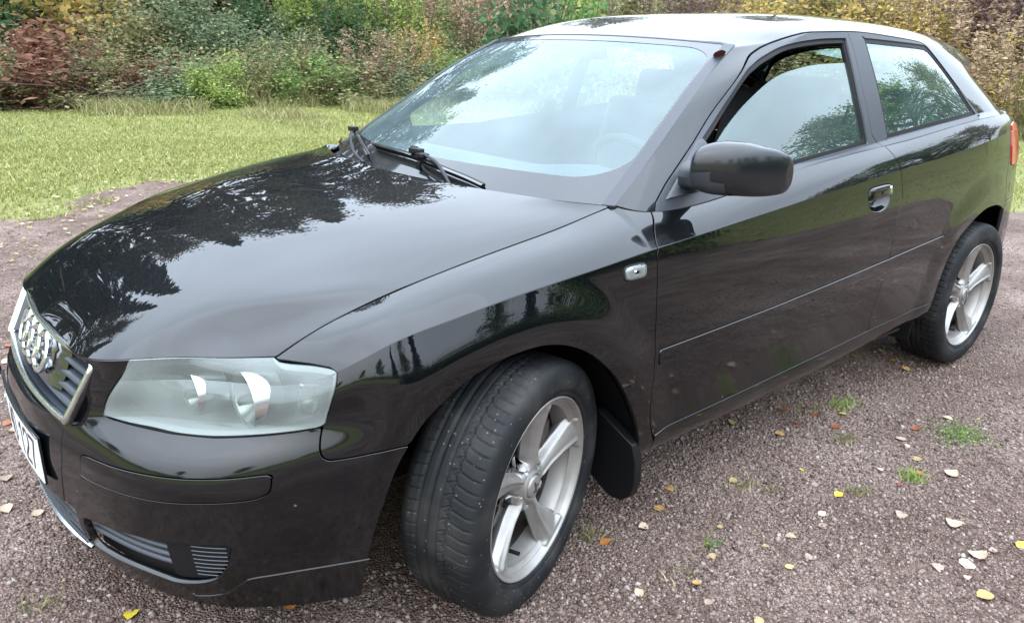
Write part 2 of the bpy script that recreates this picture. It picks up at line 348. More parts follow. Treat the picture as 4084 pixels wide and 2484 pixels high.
X9  = [.30,.18,.05,-.12,-.28,-.38,-.44,-.505,-.60,-.80,-1.1,-1.5,-2.0,-2.45,-2.78,-2.98,-3.16,-3.22]
def ring_ctrl():
    P = np.zeros((24, 10, 3))
    for l in range(10):
        if l != 8:
            for c in range(6): P[c, l] = F[l][c]
        for c in range(18):
            if l == 8: continue
            if l == 9: P[6+c, 9] = (X9[c], Y9[c], SZ[9][c]); continue
            nx = NX[c]; ny = math.sqrt(1-nx*nx); i = SI[l][c]
            P[6+c, l] = (SX[c]-nx*i, max(SY4[c]-ny*i, 0), SZ[l][c])
    for c in range(6): P[c, 8] = F[8][c]
    out = [.014,.015,.016,.016,.014,.011,.008,.006]+[.007]*10
    for c in range(18):
        a, b = P[6+c, 7], P[6+c, 9]; m = (a+b)/2; t = b-a
        nrm = np.array([0, t[2], -t[1]]); nrm /= np.linalg.norm(nrm)+1e-9
        if c > 15: nrm = np.array([-1, 0, .3])
        P[6+c, 8] = m + nrm*out[c]
    return P
RC = ring_ctrl()
def ring_surface(nu=640, nlo=84, nhi=30):
    """grid (u, v); lower block = lines 0..7, upper block = lines 7..9 (a crease runs between them on the side)"""
    ku = chord(RC.transpose(1, 0, 2))
    u = np.linspace(0, ku[-1], nu)
    Wu = spline_matrix(ku, u)
    lo = RC[:, :8]; hi = RC[:, 7:]
    k8 = chord(lo); mid = np.einsum('ijk,vj->ivk', lo, spline_matrix(k8, np.array([(k8[4]+k8[5])/2])))
    mid[:6, 0] = F45; lo = np.concatenate([lo[:, :5], mid, lo[:, 5:]], 1)
    kl = chord(lo); kh = chord(hi)
    Wl = spline_matrix(kl, np.linspace(0, kl[-1], nlo)); Wh = spline_matrix(kh, np.linspace(0, kh[-1], nhi))
    L = np.einsum('ui,ijk,vj->uvk', Wu, lo, Wl); H = np.einsum('ui,ijk,vj->uvk', Wu, hi, Wh)
    # arc length of line 4 gives the panel coordinate U
    l4 = Wu @ RC[:, 4]; U = np.concatenate([[0], np.cumsum(np.linalg.norm(np.diff(l4, axis=0), axis=1))])
    return L, H, U
def sd_poly(x, z, poly):
    """signed distance to a polygon, positive inside"""
    shp = x.shape; x = x.ravel(); z = z.ravel(); d = np.full(x.shape, 1e9); ins = np.zeros(x.shape, bool)
    n = len(poly)
    for i in range(n):
        ax, az = poly[i]; bx, bz = poly[(i+1) % n]; ex, ez = bx-ax, bz-az
        wx, wz = x-ax, z-az; t = np.clip((wx*ex+wz*ez)/(ex*ex+ez*ez+1e-18), 0, 1)
        d = np.minimum(d, (wx-ex*t)**2+(wz-ez*t)**2)
        c = (az > z) != (bz > z)
        if ez != 0: ins ^= c & (x < ax+(z-az)*ex/ez)
    d = np.sqrt(d); return np.where(ins, d, -d).reshape(shp)
def densify(pts, n=8, closed=False):
    """smooth Catmull-Rom line through the points"""
    P = np.array(pts, float); out = []; m = len(P)
    for i in range(m if closed else m-1):
        if closed: p0, p1, p2, p3 = P[i-1], P[i], P[(i+1) % m], P[(i+2) % m]
        else: p0, p1, p2, p3 = P[max(i-1, 0)], P[i], P[i+1], P[min(i+2, m-1)]
        for k in range(n):
            t = k/n
            out.append(.5*((2*p1)+(-p0+p2)*t+(2*p0-5*p1+4*p2-p3)*t*t+(-p0+3*p1-3*p2+p3)*t**3))
    if not closed: out.append(P[-1])
    return [tuple(p) for p in out]
FARCH = densify([(.380,.08),(.378,.18),(.372,.2756),(.358,.357),(.333,.441),(.309,.498),(.263,.562),(.210,.602),(.137,.640),(.059,.663),(-.022,.671),(-.083,.666),(-.145,.6474),(-.2115,.6106),(-.2843,.5456),(-.3283,.4894),(-.3762,.414),(-.412,.340),(-.428,.27),(-.44,.08)], 4)
RARCH = densify([(-2.175,.08),(-2.172,.28),(-2.180,.387),(-2.194,.46),(-2.218,.538),(-2.27,.606),(-2.35,.648),(-2.43,.678),(-2.52,.698),(-2.61,.700),(-2.69,.692),(-2.77,.666),(-2.86,.600),(-2.91,.52),(-2.935,.42),(-2.945,.28),(-2.945,.08)], 4)
def smooth(a, b, x):
    t = np.clip((x-a)/(b-a), 0, 1); return t*t*(3-2*t)
def flare(G, N):
    """wheel arch lips: a flat band round each opening standing proud of the wing"""
    for poly, amp in ((FARCH, .012), (RARCH, .009)):
        d = -sd_poly(G[..., 0], G[..., 2], poly)
        up = smooth(.20, .42, G[..., 2])
        side = smooth(.60, .72, G[..., 1])
        G[..., 1] += amp*(1-smooth(.034, .155, d))*up*side
    return G
def hood_surface(ns=150, nw=130):
    xs = [.472,.41,.30,.15,-.07,-.25,-.35,-.425]; ys = [.672,.6849,.7027,.7192,.7283,.7283,.725,.722]; zs = [.701,.7358,.7799,.820,.8599,.8874,.9055,.9175]
    xc = [.776,.735,.62,.46,.24,.05,-.06,-.163]; zc = [.661,.690,.753,.829,.882,.914,.928,.940]
    r = np.array([0,.3,.58,.78,.92,1.0])
    f = np.array([0,.03,.13,.27,.52,1.0]); g = np.array([0,.08,.30,.56,.82,1.0])
    P = np.zeros((8, 6, 3))
    for i in range(8):
        fi = f if i > 1 else f
        for j in range(6):
            P[i, j] = (xc[i]+(xs[i]-xc[i])*g[j], ys[i]*r[j], zc[i]+(zs[i]-zc[i])*f[j])
    P[0] = [(.776,0,.661),(.765,.2,.660),(.744,.375,.663),(.634,.520,.688),(.545,.600,.693),(.472,.672,.701)]
    P[1] = [(.742,0,.688),(.732,.2,.688),(.704,.374,.694),(.596,.503,.719),(.504,.580,.722),(.418,.6835,.7325)]
    P[2] = [(.645,0,.750),(.632,.2,.750),(.584,.385,.760),(.486,.508,.775),(.394,.610,.780),(.30,.7027,.7799)]
    for j in range(6):                              # rear edge measured as one bowed curve
        y = .722*r[j]; P[7, j] = (-.163-.358*y*y-.059*y**4, y, .940-.026*y*y)
    P[7, 5] = (-.425, .722, .9175)
    ks = chord(P.transpose(1, 0, 2)); kw = chord(P)
    s = np.linspace(0, ks[-1], ns); w = np.linspace(0, kw[-1], nw)
    G = np.einsum('ui,ijk,vj->uvk', spline_matrix(ks, s), P, spline_matrix(kw, w))
    return G
UP = np.array([
 [(-.972,0,1.338),(-1.002,.3,1.332),(-1.045,.48,1.323),(-1.066,.555,1.316),(-1.050,.588,1.307),(-.937,.612,1.25),(-.719,.665,1.114),(-.567,.70,1.013),(-.419,.734,.922)],
 [(-1.12,0,1.375),(-1.14,.3,1.369),(-1.165,.48,1.355),(-1.185,.57,1.340),(-1.193,.618,1.322),(-1.035,.645,1.263),(-.84,.690,1.13),(-.645,.742,1.000),(-.503,.787,.905)],
 [(-1.40,0,1.419),(-1.40,.3,1.412),(-1.40,.49,1.395),(-1.40,.58,1.376),(-1.40,.622,1.356),(-1.38,.634,1.332),(-1.25,.712,1.17),(-1.115,.780,.974),(-1.10,.800,.9595)],
 [(-1.70,0,1.434),(-1.70,.3,1.427),(-1.69,.49,1.408),(-1.68,.585,1.387),(-1.66,.630,1.365),(-1.66,.642,1.343),(-1.66,.722,1.18),(-1.66,.785,1.014),(-1.656,.804,1.003)],
 [(-2.10,0,1.433),(-2.10,.3,1.426),(-2.10,.49,1.402),(-2.10,.59,1.373),(-2.10,.635,1.345),(-2.10,.646,1.328),(-2.08,.725,1.19),(-2.05,.780,1.045),(-2.03,.802,1.030)],
 [(-2.55,0,1.413),(-2.54,.3,1.402),(-2.51,.48,1.374),(-2.46,.575,1.338),(-2.43,.630,1.300),(-2.42,.655,1.268),(-2.44,.72,1.16),(-2.46,.768,1.075),(-2.45,.790,1.058)],
 [(-2.95,0,1.378),(-2.93,.3,1.362),(-2.86,.485,1.318),(-2.77,.565,1.258),(-2.75,.600,1.215),(-2.77,.617,1.19),(-2.84,.660,1.125),(-2.87,.695,1.078),(-2.89,.708,1.062)],
 [(-3.12,0,1.335),(-3.10,.3,1.325),(-3.04,.46,1.285),(-2.96,.52,1.225),(-2.93,.525,1.175),(-2.94,.54,1.155),(-2.98,.565,1.11),(-3.02,.585,1.078),(-3.05,.60,1.062)]])
def upper_surface(ns=420, nv=150):
    """roof block, side-glass block and the narrow waist block, so that none bends the next one hollow"""
    ks = chord(UP.transpose(1, 0, 2)); s = np.linspace(0, ks[-1], ns); Ws = spline_matrix(ks, s)
    kv = chord(UP); out = []
    cnt = [int(nv*.50), int(nv*.42)]; cnt.append(nv-sum(cnt)+2)
    for (a, b), n in zip(((0, 5), (4, 8), (7, 9)), cnt):
        B = UP[:, a:b]; k = chord(B); v = np.linspace(0, k[-1], n)
        W = spline_matrix(k, v) if b-a > 2 else np.stack([1-v/k[-1], v/k[-1]], 1)
        G = np.einsum('ui,ijk,vj->uvk', Ws, B, W); out.append(G if not out else G[:, 1:])
    return np.concatenate(out, 1)
WSC = np.array([(-.195,0,.922),(-.40,0,1.048),(-.70,0,1.213),(-.972,0,1.338)])
WSE = np.array([(-.419,.734,.920),(-.567,.70,1.013),(-.719,.665,1.114),(-.937,.610,1.25),(-1.062,.582,1.314)])
def ws_surface(nt=70, ny=60, grow=0.0):
    kc = chord(WSC[None]); ke = chord(WSE[None])
    t = np.linspace(0, 1, nt)
    C_ = spline_matrix(kc, t*kc[-1]) @ WSC; E_ = spline_matrix(ke, t*ke[-1]) @ WSE
    w = np.linspace(-1, 1, 2*ny+1)
    G = np.zeros((nt, len(w), 3))
    for j, a in enumerate(w):
        q = a*a
        G[:, j] = C_*(1-q)+E_*q
        G[:, j, 1] = E_[:, 1]*a
    return G
# ------------------------------------------------------------------ ground: gravel lot, lawn, weedy bank
def vnoise(x, y, s, seed=0):
    """smooth value noise, vectorised"""
    r = np.random.default_rng(seed).random((64, 64)); x = np.asarray(x)/s; y = np.asarray(y)/s
    xi = np.floor(x).astype(int); yi = np.floor(y).astype(int); fx = x-xi; fy = y-yi; fx = fx*fx*(3-2*fx); fy = fy*fy*(3-2*fy)
    g = lambda a, b: r[a % 64, b % 64]
    return (g(xi, yi)*(1-fx)+g(xi+1, yi)*fx)*(1-fy)+(g(xi, yi+1)*(1-fx)+g(xi+1, yi+1)*fx)*fy
LOT = densify([(1.6,-4.55),(.3,-4.80),(-1.2,-5.45),(-2.6,-5.3),(-4.4,-3.6),(-5.6,-1.6),(-6.5,-.25),(-7.4,2.2),(-8.2,5.2),(-7.4,8.6),(-3,11),(3,11.5),(8,9.5),(11,4),(10,-2),(6,-4.6),(3.4,-4.9)], 4, True)
def lot_sd(x, y):
    return sd_poly(np.atleast_1d(x), np.atleast_1d(y), LOT)+(vnoise(x, y, .9, 3)-.5)*.9+(vnoise(x, y, .25, 4)-.5)*.3
def height(x, y):
    x = np.atleast_1d(np.asarray(x, float)); y = np.atleast_1d(np.asarray(y, float)); r = np.hypot(x, y); th = np.arctan2(y, x)
    r0 = 15.0+.7*np.sin(th*3+1)+.5*np.sin(th*7)
    q = np.clip(r-r0, 0, 24); bank = .34*q-.0035*q*q
    bank = bank*np.where((y > 4), .45, 1.0)
    d = lot_sd(x, y); lawn = smooth(.1, -.8, d)*.035
    wh = np.zeros_like(x)
    for a, b in ((-.07, .86), (-2.578, .80), (-2.578, -.80), (0, -.80)): wh += -.006*np.exp(-((x-a)**2+(y-b)**2)/.05)
    return bank+lawn+(vnoise(x, y, 1.6, 5)-.5)*.03*smooth(2.0, 5, r)+(vnoise(x, y, .22, 6)-.5)*.007+wh-.002
def axis(lo, hi, step, far, g=1.12):
    a = list(np.arange(lo, hi+1e-6, step)); s = step
    while a[-1] < far: s *= g; a.append(a[-1]+s)
    s = step
    while a[0] > -far: s *= g; a.insert(0, a[0]-s)
    return np.array(a)
gx = axis(-8, 4, .07, 110); gy = axis(-7, 5, .07, 110)
X, Y = np.meshgrid(gx, gy, indexing='ij'); Zg = height(X.ravel(), Y.ravel())
V = np.stack([X.ravel(), Y.ravel(), Zg], -1); a_, b_ = X.shape; I = np.arange(a_*b_).reshape(a_, b_)
Q = np.stack([I[:-1, :-1], I[1:, :-1], I[1:, 1:], I[:-1, 1:]], -1).reshape(-1, 4)
def ground_mat():
    m, nt, out = newmat('gravel_and_turf'); L = nt.links.new
    geo = N(nt, 'ShaderNodeNewGeometry'); at_ = N(nt, 'ShaderNodeAttribute', attribute_name='lot')
    def noise(s, d=4.0, r=.6): n = N(nt, 'ShaderNodeTexNoise', i={'Scale': s, 'Detail': d, 'Roughness': r}); L(geo.outputs['Position'], n.inputs['Vector']); return n.outputs['Fac']
    def ramp(src, stops):
        r = N(nt, 'ShaderNodeValToRGB'); e = r.color_ramp.elements
        while len(e) < len(stops): e.new(.5)
        for k, (p, c) in enumerate(stops): e[k].position = p; e[k].color = (*c, 1)
        L(src, r.inputs[0]); return r.outputs[0]
    # gravel: stones by cell, damp darker patches
    vo = N(nt, 'ShaderNodeTexVoronoi', i={'Scale': 135.0}); L(geo.outputs['Position'], vo.inputs['Vector'])
    sc = N(nt, 'ShaderNodeSeparateColor'); L(vo.outputs['Color'], sc.inputs[0])
    g1 = ramp(sc.outputs[0], [(0, (.080, .056, .045)), (.45, (.150, .111, .094)), (.8, (.195, .151, .132)), (1, (.27, .222, .20))])
    pat = ramp(noise(.9, 5, .62), [(.34, (.62, .50, .45)), (.48, (.92, .85, .80)), (.62, (1.36, 1.32, 1.30))])
    pat2 = ramp(noise(3.2, 4, .6), [(.33, (.72, .65, .60)), (.62, (1.15, 1.14, 1.13))])
    mg = N(nt, 'ShaderNodeMix', data_type='RGBA', blend_type='MULTIPLY', i={0: 1.0}); L(g1, mg.inputs[6]); L(pat, mg.inputs[7])
    mg2 = N(nt, 'ShaderNodeMix', data_type='RGBA', blend_type='MULTIPLY', i={0: 1.0}); L(mg.outputs[2], mg2.inputs[6]); L(pat2, mg2.inputs[7])
    # turf: yellow-green with straw and bare patches
    t1 = ramp(noise(1.1, 6, .65), [(.30, (.17, .18, .060)), (.48, (.24, .245, .090)), (.62, (.17, .20, .060)), (.8, (.27, .25, .12))])
    t2 = ramp(noise(38, 3, .7), [(.3, (.60, .60, .55)), (.7, (1.25, 1.22, 1.15))])
    mt = N(nt, 'ShaderNodeMix', data_type='RGBA', blend_type='MULTIPLY', i={0: 1.0}); L(t1, mt.inputs[6]); L(t2, mt.inputs[7])
    ns = N(nt, 'ShaderNodeMath', operation='MULTIPLY_ADD', i={1: 1.1, 2: -.55}); L(noise(9, 4, .65), ns.inputs[0])
    ad = N(nt, 'ShaderNodeMath', operation='ADD'); L(at_.outputs['Fac'], ad.inputs[0]); L(ns.outputs[0], ad.inputs[1])
    st = N(nt, 'ShaderNodeMapRange', i={1: .42, 2: .60}, interpolation_type='SMOOTHSTEP'); L(ad.outputs[0], st.inputs[0])
    mx = N(nt, 'ShaderNodeMix', data_type='RGBA'); L(st.outputs[0], mx.inputs[0]); L(mt.outputs[2], mx.inputs[6]); L(mg2.outputs[2], mx.inputs[7])
    b = N(nt, 'ShaderNodeBsdfPrincipled', i={'Roughness': .85, 'Specular IOR Level': .35}); L(mx.outputs[2], b.inputs['Base Color'])
    h = N(nt, 'ShaderNodeMath', operation='SUBTRACT', i={0: 1.0}); L(vo.outputs['Distance'], h.inputs[1])
    h2 = N(nt, 'ShaderNodeMath', operation='ADD'); L(h.outputs[0], h2.inputs[0]); L(noise(30, 4, .7), h2.inputs[1])
    bp = N(nt, 'ShaderNodeBump', i={'Strength': 1.0, 'Distance': .011}); L(h2.outputs[0], bp.inputs['Height']); L(bp.outputs[0], b.inputs['Normal'])
    L(b.outputs[0], out.inputs[0]); return m
gm = mesh_obj('ground', V, Q, ground_mat()); tag(gm, kind='structure')
at_ = gm.data.attributes.new('lot', 'FLOAT', 'POINT'); at_.data.foreach_set('value', smooth(-.25, .25, lot_sd(X.ravel(), Y.ravel())).astype(np.float32))
# ---- loose stones on the lot
def leafmat(name, stops, rough=.6, trans=.25, spec=.3, obj=False):
    m, nt, out = newmat(name); L = nt.links.new
    g = N(nt, 'ShaderNodeObjectInfo' if obj else 'ShaderNodeNewGeometry'); r = N(nt, 'ShaderNodeValToRGB'); e = r.color_ramp.elements
    while len(e) < len(stops): e.new(.5)
    for k, (p, c) in enumerate(stops): e[k].position = p; e[k].color = (*c, 1)
    L(g.outputs['Random' if obj else 'Random Per Island'], r.inputs[0])
    b = N(nt, 'ShaderNodeBsdfPrincipled', i={'Roughness': rough, 'Specular IOR Level': spec}); L(r.outputs[0], b.inputs['Base Color'])
    if trans:
        t = N(nt, 'ShaderNodeBsdfTranslucent'); L(r.outputs[0], t.inputs[0]); mx = N(nt, 'ShaderNodeMixShader', i={0: trans}); L(b.outputs[0], mx.inputs[1]); L(t.outputs[0], mx.inputs[2]); L(mx.outputs[0], out.inputs[0])
    else: L(b.outputs[0], out.inputs[0])
    return m
OCT = np.array([[1,0,0],[-1,0,0],[0,1,0],[0,-1,0],[0,0,1],[0,0,-1]], float); OCF = np.array([[0,2,4],[2,1,4],[1,3,4],[3,0,4],[2,0,5],[1,2,5],[3,1,5],[0,3,5]])
def scatter_mesh(base, faces, pos, scale, rotz, tilt=None, jit=.0):
    n = len(pos); k = len(base); c, s = np.cos(rotz), np.sin(rotz)
    B = np.repeat(base[None], n, 0)
    if jit: B = B*(1+RNG.uniform(-jit, jit, B.shape))
    B = B*(scale[:, None, :] if scale.ndim == 2 else scale[:, None, None])
    if tilt is not None:
        ct, st_ = np.cos(tilt), np.sin(tilt); y = B[..., 1]*ct[:, None]-B[..., 2]*st_[:, None]; z = B[..., 1]*st_[:, None]+B[..., 2]*ct[:, None]; B[..., 1] = y; B[..., 2] = z
    x = B[..., 0]*c[:, None]-B[..., 1]*s[:, None]; y = B[..., 0]*s[:, None]+B[..., 1]*c[:, None]
    B[..., 0] = x; B[..., 1] = y; B += pos[:, None]
    return B.reshape(-1, 3), (faces[None]+np.arange(n)[:, None, None]*k).reshape(-1, faces.shape[1])
def near_points(n):
    """denser where the lot is close to the wheels and the open side"""
    P = []; 
    while sum(len(p) for p in P) < n:
        m = n; cx, cy = -.6+RNG.normal(0, 1.5, m), .9+RNG.normal(0, .85, m)
        cx2, cy2 = .7+RNG.normal(0, .8, m//3), -1.2+RNG.normal(0, 1.4, m//3)
        cx3, cy3 = RNG.uniform(-6, 2, m//3), RNG.uniform(-4.5, 2.5, m//3)
        x = np.concatenate([cx, cx2, cx3]); y = np.concatenate([cy, cy2, cy3]); k = (x < 2.2) & (lot_sd(x, y) > .0) & (y < 2.6) & ~((np.abs(y) < .55) & (x < .4) & (x > -3.1)); P.append(np.stack([x[k], y[k]], 1))
    P = np.concatenate(P); RNG.shuffle(P); return P[:n]
p2 = near_points(125000); s_ = RNG.lognormal(math.log(.0036), .46, len(p2)).clip(.0018, .011)
pos = np.column_stack([p2, height(p2[:, 0], p2[:, 1])+s_*.15])
sc_ = np.stack([s_*RNG.uniform(.8, 1.3, len(s_)), s_*RNG.uniform(.7, 1.1, len(s_)), s_*RNG.uniform(.55, 1.0, len(s_))], 1)
Vp, Fp = scatter_mesh(OCT, OCF, pos, sc_, RNG.uniform(0, 6.28, len(s_)), RNG.uniform(-.5, .5, len(s_)), .22)
stone = leafmat('gravel_stone', [(0, (.050, .033, .026)), (.35, (.118, .084, .068)), (.7, (.190, .143, .120)), (.97, (.25, .205, .183)), (1, (.33, .29, .265))], .8, 0, .35)
tag(mesh_obj('gravel', Vp, Fp, stone, smooth=False), kind='stuff')
# ------------------------------------------------------------------ the car
car = empty('hatchback_car'); tag(car, 'black three door hatchback with silver alloy wheels parked on the gravel', 'car')
Lo, Hi, UU = ring_surface(620, 96, 34)
Lo = flare(Lo, None); Hi = flare(Hi, None)
HD = hood_surface()
# let the wing top follow the bonnet edge exactly
he = HD[:, -1]; o_ = np.argsort(-he[:, 0])
top = Hi[:, -1].copy(); sel = (top[:, 0] < .470) & (top[:, 0] > -.42) & (top[:, 1] > .5)
tgt = top.copy()
for k in (1, 2): tgt[:, k] = np.interp(-top[:, 0], -he[o_, 0], he[o_, k])-(.0012 if k == 2 else 0)
dl = np.where(sel[:, None], tgt-top, 0)
wv = np.linspace(0, 1, Hi.shape[1])**1.5
# and the nose part of the ring meets the front edge of the bonnet
fe = HD[0]; fr_ = (top[:, 1] <= fe[-1, 1]) & (top[:, 0] > .46)
for k in (0, 2): dl[fr_, k] = np.interp(top[fr_, 1], fe[:, 1], fe[:, k])-top[fr_, k]
Hi += dl[:, None, :]*wv[None, :, None]
NLo = grid_normals(Lo); NHi = grid_normals(Hi)
for n in (NLo, NHi): n[0, :, 1] = 0; n[-1, :, 1] = 0; n /= np.linalg.norm(n, axis=2, keepdims=True)
UG_lo = np.repeat(UU[:, None], Lo.shape[1], 1); UG_hi = np.repeat(UU[:, None], Hi.shape[1], 1)
HALF_GAP = .0022
HL = densify([(.4796,.700),(.5848,.715),(.7289,.720),(.835,.715),(.846,.6975),(.9174,.6985),(.9556,.6965),(.962,.6890),(.9637,.6704),(.9605,.641),(.9590,.6035),(.9529,.5825),(.8969,.5706),(.8357,.5616),(.7562,.5526),(.6907,.5457),(.6403,.5424),(.598,.5415),(.5512,.5432),(.4969,.5433),(.4479,.5451),(.424,.5477),(.4273,.5727),(.4444,.604),(.4599,.6395)], 4, True)
SEAMF = [(.9529,.5825),(.9505,.560),(.9505,.539),(.955,.5239),(.9673,.5167),(1.0144,.5229),(1.0468,.5276),(1.0898,.5308),(1.25,.535)]
BUMP = [(-.2,.05),(-.2,.9),(.47,.9),(.4796,.6764),(.4599,.6395),(.4444,.604),(.4273,.5727),(.424,.5477),(.4479,.5451),(.4969,.5433),(.598,.5415),(.6907,.5457),(.7562,.5526),(.8357,.5616),(.8969,.5706)]+SEAMF+[(1.25,.05)]
FEND = [(.846,.90),(.846,.6975),(.9174,.6985),(.9556,.6965),(.962,.6890),(.9637,.6704),(.9605,.641),(.9590,.6035)]+SEAMF+[(1.25,.05),(3.2,.05),(3.2,1.2),(.846,1.2)]
DF = densify([(-.503,.93),(-.4978,.9021),(-.4663,.8679),(-.4445,.8308),(-.4422,.7854),(-.4417,.7263),(-.4423,.6673),(-.4432,.607),(-.4469,.5414),(-.4467,.487),(-.4442,.4461),(-.448,.3898),(-.4600,.3465),(-.4780,.309)], 4)
DR = densify([(-1.650,1.06),(-1.6584,1.003),(-1.675,.972),(-1.6965,.922),(-1.723,.843),(-1.7245,.818),(-1.702,.716),(-1.690,.615),(-1.681,.555),(-1.668,.48),(-1.658,.43),(-1.658,.40),(-1.665,.348)], 4)
SILL = [(-.4780,.309),(-.5358,.318),(-.9369,.3292),(-1.3231,.3398),(-1.671,.3491),(-1.9375,.3511),(-2.174,.3615)]
DOOR = DF+SILL[1:5]+DR[::-1]
FRONTOF = [(2,1.5)]+[(-.503,1.5)]+DF+[(-.492,.28),(-.492,-1),(2,-1)]
BEHIND = [(-5,1.5),(-1.650,1.5)]+DR+[(-1.665,.349),(-1.9375,.3511),(-2.30,.366),(-2.30,.05),(-5,.05)]
SILLP = [(-.492,.05),(-.492,.306)]+SILL[1:]+[(-2.30,.366),(-2.30,.05)]
GR = None
def onx(G): return G[..., 0], G[..., 2]
def panel(name, fs, mat, parent=car, depth=.016, gap=HALF_GAP, lip=True, inset=0, mirror='obj', blocks=('lo', 'hi'), label=None):
    """fs(G, U) -> signed field; cut both body blocks with it"""
    parts = []
    for bl in blocks:
        G, Nn, Ug = (Lo, NLo, UG_lo) if bl == 'lo' else (Hi, NHi, UG_hi)
        f = fs(G, Ug)-gap
        if (f >= 0).sum() < 3: continue
        g = G-Nn*inset if np.any(inset) else G
        v, n, fc = clip_grid(g, Nn, f)
        if len(fc): parts.append((v, n, fc))
    V, Nn, Fs = merge(parts)
    if mirror == 'merge':
        V, Nn, Fs = merge([(V, Nn, Fs), (V*[1, -1, 1], Nn*[1, -1, 1], [p[::-1] for p in Fs])])
    V, Nn, Fs = weld(V, Nn, Fs)
    if lip: V, Nn, Fs = add_lip(V, Nn, Fs, depth)
    o = mesh_obj(name, V, Fs, mat, parent, normals=Nn)
    if label: o['label'] = label
    if mirror == 'obj': twin(o, label.replace('left', 'right') if label else None)
    return o
def twin(o, label=None):
    c = o.copy(); S.collection.objects.link(c); c.scale = (1, -1, 1)
    if label: c['label'] = label
    for ch in list(o.children):
        d = ch.copy(); S.collection.objects.link(d); d.parent = c
    return c
# grille opening on the nose in (y, z)
GTOP = lambda y: .661-.0153*y*y
GBOT = lambda y: .5098+.069*y*y
GOPEN = [(0,.657),(.2,.656),(.352,.653),(.363,.640),(.355,.618),(.338,.545),(.331,.524),(.325,.520),(.2,.514),(0,.511)]
def grille_sd(G): return sd_poly(G[..., 1], G[..., 2], [(-y, z) for y, z in GOPEN[::-1]]+GOPEN) if False else sd_poly(np.abs(G[..., 1]), G[..., 2], [(-.3, .511), (-.3, .657)]+GOPEN[1:-1])
FOG = densify([(.3478,.2909),(.4195,.3014),(.5043,.316),(.5673,.322),(.6189,.3255),(.6701,.3288),(.7183,.3318),(.7567,.3325),(.7608,.3241),(.7488,.2871),(.733,.2615),(.714,.243),(.6685,.226),(.6143,.216),(.5883,.2182),(.5265,.2202),(.4586,.2172),(.4068,.2166),(.3587,.2226),(.3509,.2547)], 2, True)
LOWIN = [(-.5,.200),(.318,.200),(.325,.212),(.318,.302),(.31,.306),(-.5,.306)]            # central lower intake
far_arch = lambda G: np.minimum(-sd_poly(G[..., 0], G[..., 2], FARCH), -sd_poly(G[..., 0], G[..., 2], RARCH))
RUBF = densify([(.3991,.4623),(.4874,.4655),(.5781,.4706),(.6863,.4765),(.7786,.4836),(.8499,.4908),(.8545,.4806),(.8532,.4656),(.8451,.453),(.8078,.4404),(.7186,.4315),(.6174,.4233),(.5079,.4179),(.4484,.4144),(.3912,.4139),(.3873,.4301),(.3884,.4521)], 4, True)
def f_bumper(G, U):
    f = np.minimum(sd_poly(U, G[..., 2], BUMP), far_arch(G))
    f = np.minimum(f, -grille_sd(G)); f = np.minimum(f, -sd_poly(U, G[..., 2], FOG)); f = np.minimum(f, -sd_poly(U, G[..., 2], LOWIN))
    f = np.where(G[..., 1] < .004, np.minimum(f, 1), f)
    return np.minimum(f, -sd_poly(U, G[..., 2], RUBF)-.0006)
bumper = panel('front_bumper', f_bumper, M['paint'], mirror='merge')
panel('bumper_strip', lambda G, U: sd_poly(U, G[..., 2], RUBF)-.0004, M['paint'], parent=bumper, inset=-.0012, gap=.0005)
panel('fender', lambda G, U: np.minimum(np.minimum(sd_poly(U, G[..., 2], FEND), sd_poly(*onx(G), FRONTOF)), np.minimum(far_arch(G), np.where(G[..., 1] > .5, 1, -1))), M['paint'])
RUBS = [(-.4633,.5613),(-.4725,.5648),(-.9895,.5845),(-1.6817,.6165),(-2.1469,.6399),(-2.1469,.596),(-2.124,.5933),(-1.6762,.5715),(-.9975,.5535),(-.466,.5246)]
HDL = densify([(-1.4845,.8785),(-1.52,.8840),(-1.615,.8850),(-1.632,.8720),(-1.634,.8350),(-1.610,.8080),(-1.5661,.7985),(-1.510,.8060),(-1.486,.8280),(-1.481,.8550)], 4, True)
rub = lambda G: -sd_poly(*onx(G), RUBS)-.0004
def dish(G, Nn): pass
door_f = lambda G, U: np.minimum(np.minimum(sd_poly(*onx(G), DOOR), np.minimum(rub(G), -sd_poly(*onx(G), HDL)-.0002)), np.where(G[..., 1] > .5, 1, -1))
door = panel('door', door_f, M['paint'], depth=.02, mirror='no')
panel('door_strip', lambda G, U: np.minimum(sd_poly(*onx(G), RUBS)-.0006, sd_poly(*onx(G), DOOR)), M['paint'], parent=door, inset=-.0030, gap=.0006, mirror='no')
def f_quarter(G, U):
    f = np.minimum(sd_poly(*onx(G), BEHIND), far_arch(G)); f = np.minimum(f, rub(G)); return np.minimum(f, 4.20-U)
quarter = panel('quarter_panel', f_quarter, M['paint'], mirror='no')
panel('quarter_strip', lambda G, U: np.minimum(np.minimum(sd_poly(*onx(G), RUBS)-.0006, sd_poly(*onx(G), BEHIND)), far_arch(G)), M['paint'], parent=quarter, inset=-.0030, gap=.0006, mirror='no')
twin(quarter)
panel('sill', lambda G, U: np.minimum(np.minimum(sd_poly(*onx(G), SILLP), far_arch(G)), np.where(G[..., 1] > .5, 1, -1)), M['paint'], blocks=('lo',))
TL = [(4.235,1.02),(4.30,1.03),(4.62,.99),(4.66,.93),(4.60,.86),(4.36,.845),(4.24,.85),(4.225,.93)]
panel('tail_light', lambda G, U: sd_poly(U, G[..., 2], TL), M['redlens'], inset=-.004, label='left red tail lamp')
panel('tailgate', lambda G, U: np.minimum(np.minimum(U-4.20, G[..., 2]-.70), -sd_poly(U, G[..., 2], TL)), M['paint'], mirror='merge')
